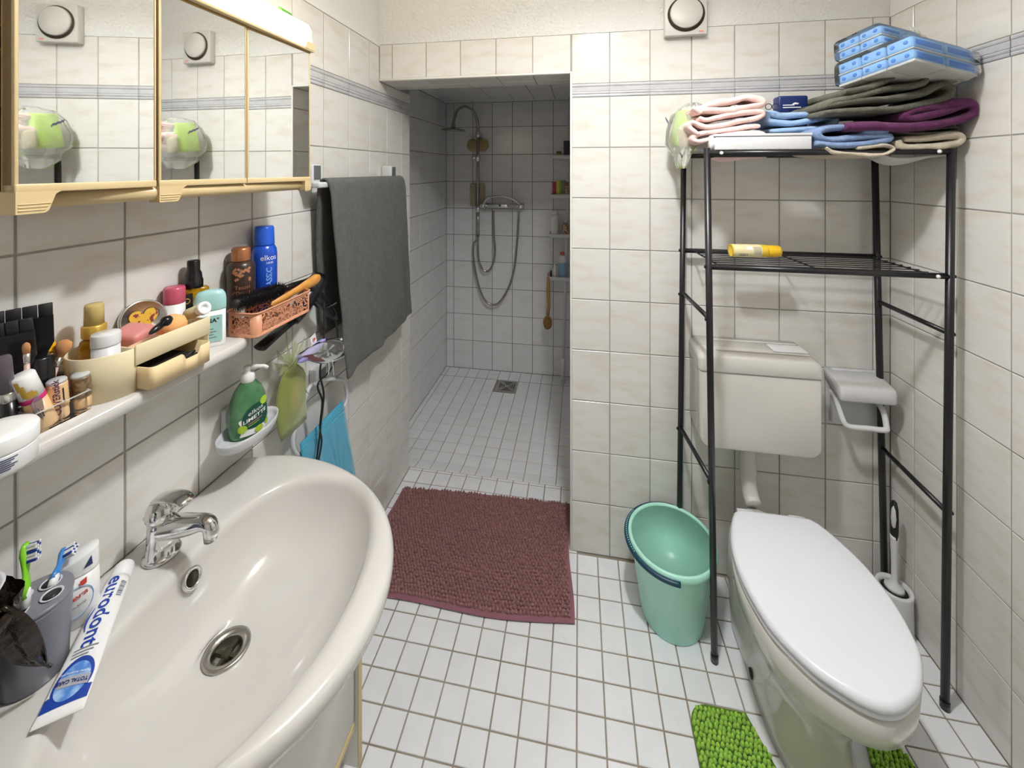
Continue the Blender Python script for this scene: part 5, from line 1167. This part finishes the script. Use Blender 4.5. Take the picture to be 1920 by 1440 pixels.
# light blue cloth, blue towel, cream towels
ribbon('light_blue_cloth', 'cloth_lightblue', [(1442, 246), (1500, 243), (1556, 238), (1572, 226), (1566, 215), (1530, 224), (1480, 230), (1446, 226), (1444, 212), (1470, 216), (1520, 213), (1560, 206)], 1.37, .16, .02, 'light blue crumpled cloth between pink pile and blue towel', 'cloth', seed=4)
ribbon('cream_towel', 'terry_cream', [(1552, 276), (1566, 286), (1610, 290), (1660, 288), (1680, 280), (1668, 274), (1610, 277)], 1.285, .22, .0135, 'thin cream towel under the blue towel hanging over the rack edge', 'towel', seed=5, zmin=None)
ribbon('blue_towel', 'terry_blue', [(1536, 268), (1580, 272), (1640, 268), (1672, 262), (1676, 254), (1655, 252), (1600, 258), (1556, 260), (1541, 252), (1548, 243), (1590, 237), (1640, 234), (1668, 236), (1664, 243), (1620, 247)], 1.285, .22, .0205, 'light blue terry towel folded in layers at the rack front', 'towel', seed=6)
ribbon('cream_towel', 'terry_cream', [(1690, 262), (1700, 274), (1750, 275), (1798, 270), (1811, 261), (1800, 253), (1750, 257), (1700, 260)], 1.29, .22, .0215, 'thick cream towel folded under the purple towel', 'towel', seed=7)
ribbon('grey_cloth', 'terry_olive', [(1682, 247), (1720, 250), (1770, 249), (1800, 244), (1790, 238), (1730, 241)], 1.30, .2, .009, 'thin grey-green cloth squeezed between cream and purple towels', 'cloth', seed=8)
ribbon('purple_towel', 'terry_purple', [(1592, 236), (1650, 235), (1720, 236), (1790, 228), (1832, 214), (1838, 200), (1822, 194), (1780, 208), (1720, 219), (1705, 216), (1725, 206), (1780, 196), (1822, 189), (1836, 192)], 1.27, .24, .0265, 'dark purple terry towel folded on the rack against right wall', 'towel', seed=9)
ribbon('olive_towel', 'terry_olive', [(1552, 210), (1600, 206), (1680, 203), (1740, 194), (1784, 180), (1792, 164), (1772, 157), (1742, 172), (1690, 182), (1640, 184), (1580, 193), (1556, 197), (1575, 188), (1630, 176), (1680, 162), (1718, 158), (1742, 150), (1726, 138), (1698, 134), (1668, 150), (1625, 164), (1590, 172)], 1.27, .24, .0205, 'crumpled olive green towel below the sponge packs', 'towel', seed=10)
# white sheet drooping through the rack
def droop(u, v):
    p = atY(1640 + 130 * u, 288 + 24 * math.sin(PI * (u ** .6)) * (1 - .2 * u) * math.sin(PI * (.15 + .7 * v)), 1.36 + .12 * v); return (min(p.x, XR - .03), 1.335 + .2 * v, min(p.z, ZK - .012))
o = MB().grid(droop, 16, 12).build('white_cloth', 'cloth_white'); o.modifiers.new('s', 'SOLIDIFY').thickness = .004; tag(o, 'white cloth sagging below the wires of the rack top', 'cloth')
def droop2(u, v):
    p = atY(1338 + 95 * u, 287 + 15 * math.sin(PI * (u ** .5)) * math.sin(PI * (.15 + .7 * v)), 1.34 + .1 * v); return (p.x, 1.325 + .18 * v, min(p.z, ZK - .0115))
o = MB().grid(droop2, 14, 10).build('folded_cloth', 'cloth_pink'); o.modifiers.new('s', 'SOLIDIFY').thickness = .003; tag(o, 'pale pink cloth hem sagging below the wires of the rack', 'cloth')

# --- sponge packs in clear film
def sponge_pack(C0, eL, eR, nl, nr_, layers, hgt, label, top_extra=None):
    t = thing('sponge_pack', label, 'sponge pack', C0, group='sponge packs on the towels')
    n = eR.cross(eL).normalized(); n = n if n.z > 0 else -n
    def blk(l0, l1, r0, r1, h0, h1, nm, m, par, bev=.004, lift=0):
        b = MB(); b.box(((l0 + l1) / 2, (r0 + r1) / 2, (h0 + h1) / 2), (abs(l1 - l0), abs(r1 - r0), abs(h1 - h0)), bev, 2)
        uL, uR = eL.normalized(), eR.normalized(); b.xf(lambda p: C0 + uL * p.x + uR * p.y + n * p.z); return b.build(nm, m, par, True)
    LL, LR = eL.length, eR.length; wl_, wr_ = LL / nl, LR / nr_
    for k in range(layers):
        z0 = k * hgt
        for i in range(nl):
            for j in range(nr_):
                l0, r0 = i * wl_ + .001, j * wr_ + .001; l1, r1 = (i + 1) * wl_ - .001, (j + 1) * wr_ - .001
                pt = .0075 if k == 0 and hgt > .035 else .003; sp0 = blk(l0, l1, r0, r1, z0 + pt, z0 + hgt - .0006, 'sponge', 'sponge_light', t, .007)
                blk(l0, l1, r0, r1, z0, z0 + pt, 'scour_pad', 'scour_white', sp0, .001)
                if i == 0: blk(l0 - .0012, l0 + .003, r0 + .009, r1 - .009, z0 + .012, z0 + hgt - .009, 'grip_groove', 'sponge_deep', sp0, .002)
                if j == 0:
                    for q in (.25, .75): b = MB(); cc = C0 + eL.normalized() * (l0 + (l1 - l0) * q) + eR.normalized() * (r0 - .0002) + n * (z0 + hgt * .55); b.lathe([(0, -.0008), (.0055, -.0006), (.0055, .0006), (0, .0008)], cc, 12, R=Vector((0, 0, 1)).rotation_difference(eR.normalized()).to_matrix()); b.build('pore', 'sponge_deep', sp0, True)
    # film skin with crumpled end tuft
    H = layers * hgt; b = MB(); uL, uR = eL.normalized(), eR.normalized(); rr = []
    for r, s_, sq in ((-.012, .93, .9), (-.006, 1.0, 1), (LR * .3, 1.02, 1.03), (LR * .7, 1.02, 1.03), (LR + .004, 1.0, 1), (LR + .014, .85, .8), (LR + .026, .55, .6), (LR + .036, .7, .8)):
        ring = []
        for q in range(40):
            a = 2 * PI * q / 40; ca_, sa_ = math.cos(a), math.sin(a); ex = .3
            x = LL / 2 + (LL / 2 + .006) * s_ * abs(ca_) ** ex * (1 if ca_ > 0 else -1); z = H / 2 + (H / 2 + .004) * sq * abs(sa_) ** ex * (1 if sa_ > 0 else -1)
            w_ = noise.noise(Vector((x * 40, z * 40, r * 40))) * .005; p = C0 + uL * (x + w_) + uR * (r + w_) + n * (z + w_); p.x = min(p.x, XR - .002); ring.append(p)
        rr.append(ring)
    b.rings(rr, True, True, True); b.build('film', 'bag_film', t, True)
    return t, n
C0, Lp, Rp = atY(1716, 113, 1.175), atY(1572, 164, 1.35), atY(1846, 140, 1.248)
eL, eR = Lp - C0, Rp - C0; eR = eR - eL.normalized() * eR.dot(eL.normalized())
_, n_ = sponge_pack(C0, eL, eR, 3, 2, 2, .037, 'clear pack of blue sponges leaning over the towel edge')
C1 = C0 + eL * .34 + n_ * .0795 - eR * .02
SP2, _ = sponge_pack(C1, eL * .62, eR * .70, 2, 2, 2, .030, 'clear pack of blue sponges stacked on the other sponge pack')
# crumpled film tuft against the wall
def tuft(u, v):
    a = u * 2 * PI; p = C1 + eR * .78 + eL * .30 + n_ * .055; r = .05 * (1 - .5 * v) * (1 + .5 * noise.noise(Vector((math.cos(a) * 2, math.sin(a) * 2, v * 5))))
    return Vector((min(p.x + r * math.cos(a) + .01 * noise.noise(Vector((a * 3, v * 7, 1))), XR - .003), min(p.y + r * .8 * math.sin(a), YB - .01), p.z - .03 + .085 * v + .012 * noise.noise(Vector((a * 4, v * 3, 9)))))
o = MB().grid(tuft, 40, 16).build('film_tuft', 'bag_film_milky', SP2, True)
# --- clear bag with green packs at the left end of the rack
cb = thing('clear_bag', 'clear plastic bag with lime green packs at the left end of rack', 'plastic bag', (.42, 1.47, ZR))
a = atY(1300, 285, 1.45)
MB().box((.368, 1.49, ZR + .085), (.05, .09, .13), .012, 3, rotM(.1, .1, .2)).build('green_pack', 'lime_green', cb, True)
MB().box((.47, 1.52, ZR + .075), (.12, .05, .14), .01, 3, rotM(0, .05, 0)).build('white_pack', 'paper_white', cb, True)
MB().box((.352, 1.42, ZR + .05), (.03, .04, .07), .008, 3, rotM(.2, -.2, .3)).build('beige_pack', 'beige_label', cb, True)
b = MB(); rr = []
rows = [(ZR - .055, .345, 1.44, .012, .04), (ZR - .02, .348, 1.455, .022, .075), (ZR + .0, .352, 1.46, .024, .09), (ZR + .03, .36, 1.47, .045, .10), (ZR + .08, .362, 1.475, .052, .10), (ZR + .13, .375, 1.48, .052, .085), (ZR + .165, .39, 1.49, .035, .06), (ZR + .175, .40, 1.49, .01, .02)]
for k, (z, cx, cy, rx, ry) in enumerate(rows):
    rr.append([(max(cx + rx * (1 + .45 * noise.noise(Vector((math.cos(q) * 2.2, math.sin(q) * 2.2, k * .55)))) * math.cos(q), .30), min(cy + ry * (1 + .35 * noise.noise(Vector((math.cos(q) * 2.5, math.sin(q) * 2.5, k * .7 + 4)))) * math.sin(q), YB - .006), z + .008 * noise.noise(Vector((q * 3, k, 2)))) for q in [2 * PI * j / 36 for j in range(36)]])
b.rings(rr, True, False, True); b.build('film', 'bag_film_milky', cb, True)
for k in range(6): MB().box((.3075, 1.50 - k * .008, ZR + .125 - k * .004), (.0006, .004, .012 + .004 * (k % 2)), 0, 1, rotM(-.5, 0, 0)).build('printed_mark', 'navy', cb, True)
# navy pack
nb = thing('navy_pack', 'navy blue topped plastic pack standing behind the light blue cloth', 'pack', (.64, 1.48, ZR))
a, c = atY(1452, 276, 1.47), atY(1516, 178, 1.47)
MB().box2((a.x, 1.47, ZR), (c.x, 1.51, c.z - .055), .008, 3).build('pack', 'frosted', nb, True)
MB().box2((a.x + .012, 1.468, c.z - .056), (c.x, 1.512, c.z), .008, 3).build('header', 'navy', nb, True)
for k in range(2): MB().box2((a.x + .025, 1.4672, c.z - .034 - k * .008), (a.x + .06 + k * .02, 1.4678, c.z - .031 - k * .008)).build('printed_line', 'paper_white', nb, True)
b = MB(); e_ = [(c.x - .05, c.z - .028), (c.x - .042, c.z - .024), (c.x - .03, c.z - .027), (c.x - .033, c.z - .031), (c.x - .045, c.z - .030), (c.x - .049, c.z - .034)]; b.prism(e_, lambda x, y, h: (x, h, y), 1.4668, 1.4676); b.build('animal_mark', 'paper_white', nb, True)
# wire rings (reading glasses like) beside it
gl = thing('wire_rings', 'two small dark wire rings lying beside the pink pile', 'rings', atY(1445, 200, 1.36))
for px in (1441, 1454):
    p = atY(px, 200, 1.352); b = MB(); b.tube([p + Vector((.009 * math.cos(q), 0, .009 * math.sin(q))) for q in [2 * PI * k / 24 for k in range(25)]], .0012, 6); b.build('ring', 'black_metal', gl, True)

# ================================================================ SHOWER
YW = YS
sw = thing('shower_set', 'chrome shower set with rain head, thermostat mixer and hoses on shower wall', 'shower', (-.745, YW, 1.2))
XRL, YRL = -.748, 2.905
b = MB(); b.tube([(XRL, YRL, 1.215), (XRL, YRL, 1.775)], .0105, 16); b.build('rail', 'chrome_dull', sw, True)
b = MB(); b.tube([(XRL, YRL, 1.01), (XRL, YRL, 1.22)], .0125, 16); b.build('lower_pipe', 'chrome_dull', sw, True)
for z in (1.215, 1.775):
    b = MB(); b.lathe([(0, 0), (.026, 0), (.026, .01), (.015, .016), (.015, .057)], (XRL, YW, z), 20, 'y', R=Matrix.Rotation(PI, 3, 'X')); b.lathe([(0, -.022), (.019, -.018), (.022, 0), (.019, .018), (0, .022)], (XRL, YRL, z), 20); b.build('wall_bracket', 'chrome', sw, True)
b = MB(); b.lathe([(.011, -.026), (.02, -.024), (.022, 0), (.02, .024), (.011, .026)], (XRL, YRL, 1.60), 20); b.tube([(XRL, YRL, 1.60), (XRL - .035, YRL - .03, 1.605)], [.014, .010], 12); b.build('slider', 'chrome', sw, True)
HD = Vector((-.88, 2.72, 1.798))
b = MB(); b.tube(bez([(XRL, YRL, 1.77), (XRL - .003, YRL - .004, 1.87), (XRL - .028, YRL - .036, 1.945), (XRL - .068, YRL - .095, 1.975), (XRL - .108, YRL - .15, 1.945), (XRL - .128, YRL - .178, 1.87), HD + Vector((0, 0, .03))], 7), .0105, 14); b.build('arm', 'chrome_dull', sw, True)
b = MB(); b.lathe([(.012, .04), (.016, .03), (.014, .02), (.03, .014), (.075, .004), (.088, -.004), (.087, -.009), (0, -.011)], HD, 36, R=rotM(.05, .06, 0)); b.build('rain_head', 'chrome_dull', sw, True)
YM = 2.895; b = MB(); b.tube([(-.70, YM, 1.247), (-.425, YM, 1.247)], .0185, 18); mx = b.build('mixer_body', 'chrome', sw, True)
for x in (-.705, -.418): b = MB(); b.tube([(x - .022, YM, 1.247), (x + .022, YM, 1.247)], .0225, 18); b.build('knob', 'chrome', mx, True)
for x in (-.64, -.48): b = MB(); b.tube([(x, YM, 1.247), (x, YW - .001, 1.247)], .016, 14); b.build('wall_connector', 'chrome', mx, True)
b = MB(); b.tube(bez([(-.70, YM - .01, 1.26), (-.66, YM - .02, 1.305), (-.58, YM - .022, 1.318), (-.48, YM - .02, 1.298), (-.425, YM - .01, 1.258)], 7), .008, 12); b.build('grip_bar', 'chrome', mx, True)
b = MB(); b.tube(bez([atY(925, 396, 2.90), atY(926, 440, 2.90), atY(928, 475, 2.90), atY(922, 500, 2.90), atY(912, 509, 2.90), atY(902, 500, 2.90), atY(897, 480, 2.90), (XRL, YRL, 1.01)], 8), .0078, 12); b.build('hose', 'chrome_dull', sw, True)
b = MB(); b.tube(bez([atY(973, 397, 2.90), atY(970, 450, 2.90), atY(963, 510, 2.90), atY(948, 550, 2.90), atY(930, 571, 2.90), atY(910, 564, 2.90), atY(896, 530, 2.90), atY(888, 485, 2.90), atY(888, 458, 2.90), atY(895, 450, 2.895), (XRL, YRL - .01, 1.01)], 8), .0078, 12); b.build('hose', 'chrome_dull', sw, True)
sy = thing('bath_sponge', 'two yellowish round sponges hanging on the shower rail', 'sponge', (-.765, 2.925, 1.68))
for dx_ in (-.04, .035): b = MB(); b.lathe([(0, -.016), (.04, -.015), (.048, 0), (.04, .015), (0, .016)], (-.755 + dx_, 2.935, 1.70), 20, 'y'); b.build('sponge_disc', 'shower_yellow', sy, True)
ps = thing('scrub_pad', 'beige dotted scrub pad hanging behind the shower rail', 'scrub pad', (-.76, 2.945, 1.28))
for x0, x1 in ((-.815, -.77), (-.745, -.705)): MB().box2((x0, 2.925, 1.235), (x1, 2.955, 1.41), .008, 3).build('pad_half', 'pad_beige', ps, True)
# floor drain
fd = thing('floor_drain', 'square steel floor drain in the shower floor', 'drain', ((DX0 + DX1) / 2, (DY0 + DY1) / 2, ZSF))
dxc, dyc = (DX0 + DX1) / 2, (DY0 + DY1) / 2
b = MB(); b.box((dxc, dyc, ZSF - .001), (.149, .149, .003)); b.build('frame', 'steel', fd, True)
b = MB(); b.box((dxc, dyc, ZSF + .0012), (.118, .118, .002)); gr = b.build('grate', 'chrome_dull', fd, True)
for r in (.05, .036, .022):
    for q in range(4):
        a = q * PI / 2; b = MB(); b.box((dxc + r * math.cos(a), dyc + r * math.sin(a), ZSF + .0024), (.006 if q % 2 == 0 else r * 1.3, r * 1.3 if q % 2 == 0 else .006, .0006)); b.build('slot_shade', 'gap_dark', gr, True)  # thin dark bars paint the shade in the grate openings
# corner shelf tower
tw = thing('corner_shelf', 'white telescopic corner shelf with four trays in the shower', 'shower shelf', (-.112, 2.862, ZSF))
pb_, pt_ = Vector((-.113, 2.862, ZSF)), Vector((-.060, 2.862, ZSC))
b = MB(); b.tube([pb_ + (pt_ - pb_) * t for t in (.06, 1)], .0105, 14); b.build('pole', 'white_plastic', tw, True)
b = MB(); b.tube([pb_, pb_ + (pt_ - pb_) * .09], .0145, 14); b.build('pole_foot', 'white_plastic', tw, True)
TR = []
for z, x0 in ((1.600, -.182), (1.325, -.197), (1.048, -.208), (.748, -.220)):
    x1 = x0 + .20
    def trayo(ins, x0=x0, x1=x1): return rrect(x0 + ins, x1 - ins, 2.785 + ins, 2.945 - ins, .03, .03, 4)
    b = MB(); b.rings([[(x, y, z - .012) for x, y in trayo(.006)], [(x, y, z) for x, y in trayo(0)], [(x, y, z + .016) for x, y in trayo(0)], [(x, y, z + .016) for x, y in trayo(.004)], [(x, y, z) for x, y in trayo(.005)]], True, True, True); b.build('tray', 'white_plastic', tw, True); TR.append((x0, x1, z))
mat('tube_red', '#b8434a', .35); mat('tube_lime', '#c9cf3e', .35); mat('tube_green', '#6f8f5a', .35); mat('bottle_sky', '#8db7d6', .35); mat('box_dark', '#3c3d42', .5); mat('floral', '#c9b08f', .5, var=('#8c5a4a', 60, 2, .5, .55)); mat('coral', '#d96a6a', .4)
def bottle(name, label, cat, x, y, z, parts, group=None): P = Vector((x, y, z)); return stick(name, label, cat, P, P + UP, parts, group)
z = TR[0][2] + .0003
o = MB().box2((-.105, 2.80, z), (-.055, 2.835, z + .115), .003).build('dark_box', 'box_dark'); tag(o, 'dark carton standing on the top tray of shower shelf', 'carton')
bottle('yellow_jar', 'small yellow jar on the top tray of shower shelf', 'jar', -.14, 2.83, z, [('jar', 'shower_yellow', [(0, 0), (.018, 0), (.018, .03)]), ('lid', 'bristle', [(.0185, .03), (.0185, .042), (0, .043)])])
z = TR[1][2] + .0003
for k, (x, m, h) in enumerate(((-.172, 'tube_red', .105), (-.142, 'tube_lime', .11), (-.108, 'tube_green', .112), (-.085, 'floral', .1))):
    bottle('shampoo_tube', ['red shampoo tube on the second tray of shower shelf', 'yellow shampoo tube on the second tray of shower shelf', 'green shampoo tube on the second tray of shower shelf', 'patterned beige tube on the second tray of shower shelf'][k], 'tube', x, 2.815, z, [('cap', 'white' if k > 1 else m, [(0, 0), (.012, 0), (.012, .018)]), ('tube', m, [(.013, .018), (.0145, .022), (.012, h * .6), (.0155, h - .004), (.0155, h)], 1, .35 + .4 * (k % 2))], 'tubes on the second tray')
z = TR[2][2] + .0003
bottle('white_bottle', 'tall white bottle on the third tray of shower shelf', 'bottle', -.168, 2.82, z, [('bottle', 'white', [(0, 0), (.026, 0), (.028, .004), (.026, .13), (.022, .145)], 1, .6), ('cap', 'white_plastic', [(.021, .145), (.021, .175), (.015, .178), (0, .178)], 1, .6)])
bottle('floral_bottle', 'floral printed bottle with clear cap on the third tray of shower shelf', 'bottle', -.092, 2.82, z, [('bottle', 'floral', [(0, 0), (.025, 0), (.026, .003), (.026, .075), (.012, .09)]), ('pump', 'white_plastic', [(.01, .09), (.01, .118), (0, .12)])])
z = TR[3][2] + .0003
bottle('lotion_bottle', 'white and blue bottle with coral cap on the lowest tray of shower shelf', 'bottle', -.115, 2.82, z, [('bottle', 'bottle_sky', [(0, 0), (.026, 0), (.028, .004), (.027, .11), (.026, .112)], 1, .6), ('shoulder', 'white', [(.026, .112), (.027, .115), (.024, .15), (.016, .165)], 1, .6), ('cap', 'coral', [(.0165, .165), (.018, .17), (.014, .185), (0, .187)])])
bottle('small_tube', 'small white pointed tube on the lowest tray of shower shelf', 'tube', -.168, 2.81, z, [('cap', 'grey_plastic', [(0, 0), (.012, 0), (.012, .02)]), ('tube', 'white', [(.013, .02), (.0135, .04), (.006, .10), (.003, .105), (0, .105)])])
bottle('razor_handle', 'dark slim razor standing on the lowest tray of shower shelf', 'razor', -.195, 2.83, z, [('handle', 'black_plastic', [(0, 0), (.005, 0), (.006, .03), (.004, .05), (0, .052)])])
bb = thing('bath_brush', 'wooden bath brush hanging from the lowest tray of shower shelf', 'bath brush', (-.222, 2.80, .36))
b = MB(); p = [atY(1028, 520, 2.79), atY(1028, 545, 2.79), atY(1029, 575, 2.79), atY(1027, 590, 2.79)]; b.tube(p, [.011, .015, .012, .014], 14, sx=.9); b.build('handle', 'bamboo', bb, True)
c_ = atY(1027, 604, 2.79); b = MB(); b.lathe([(0, -.012), (.03, -.012), (.033, -.004), (.03, .004), (0, .006)], c_, 24, 'y', sx=1.5, sy=1.0); hd_ = b.build('head', 'bamboo', bb, True)
b = MB(); b.lathe([(0, .0), (.027, 0), (.028, .018), (.02, .024), (0, .025)], c_ + Vector((0, -.010, 0)), 24, 'y', sx=1.5, R=Matrix.Rotation(PI, 3, 'X')); b.build('bristle_pad', 'bristle', hd_, True, kind='stuff')
b = MB(); b.tube(bez([p[0], p[0] + Vector((-.004, .0, .03)), Vector((-.214, 2.783, .752))], 5), .002, 6); b.build('cord', 'coral', bb, True)
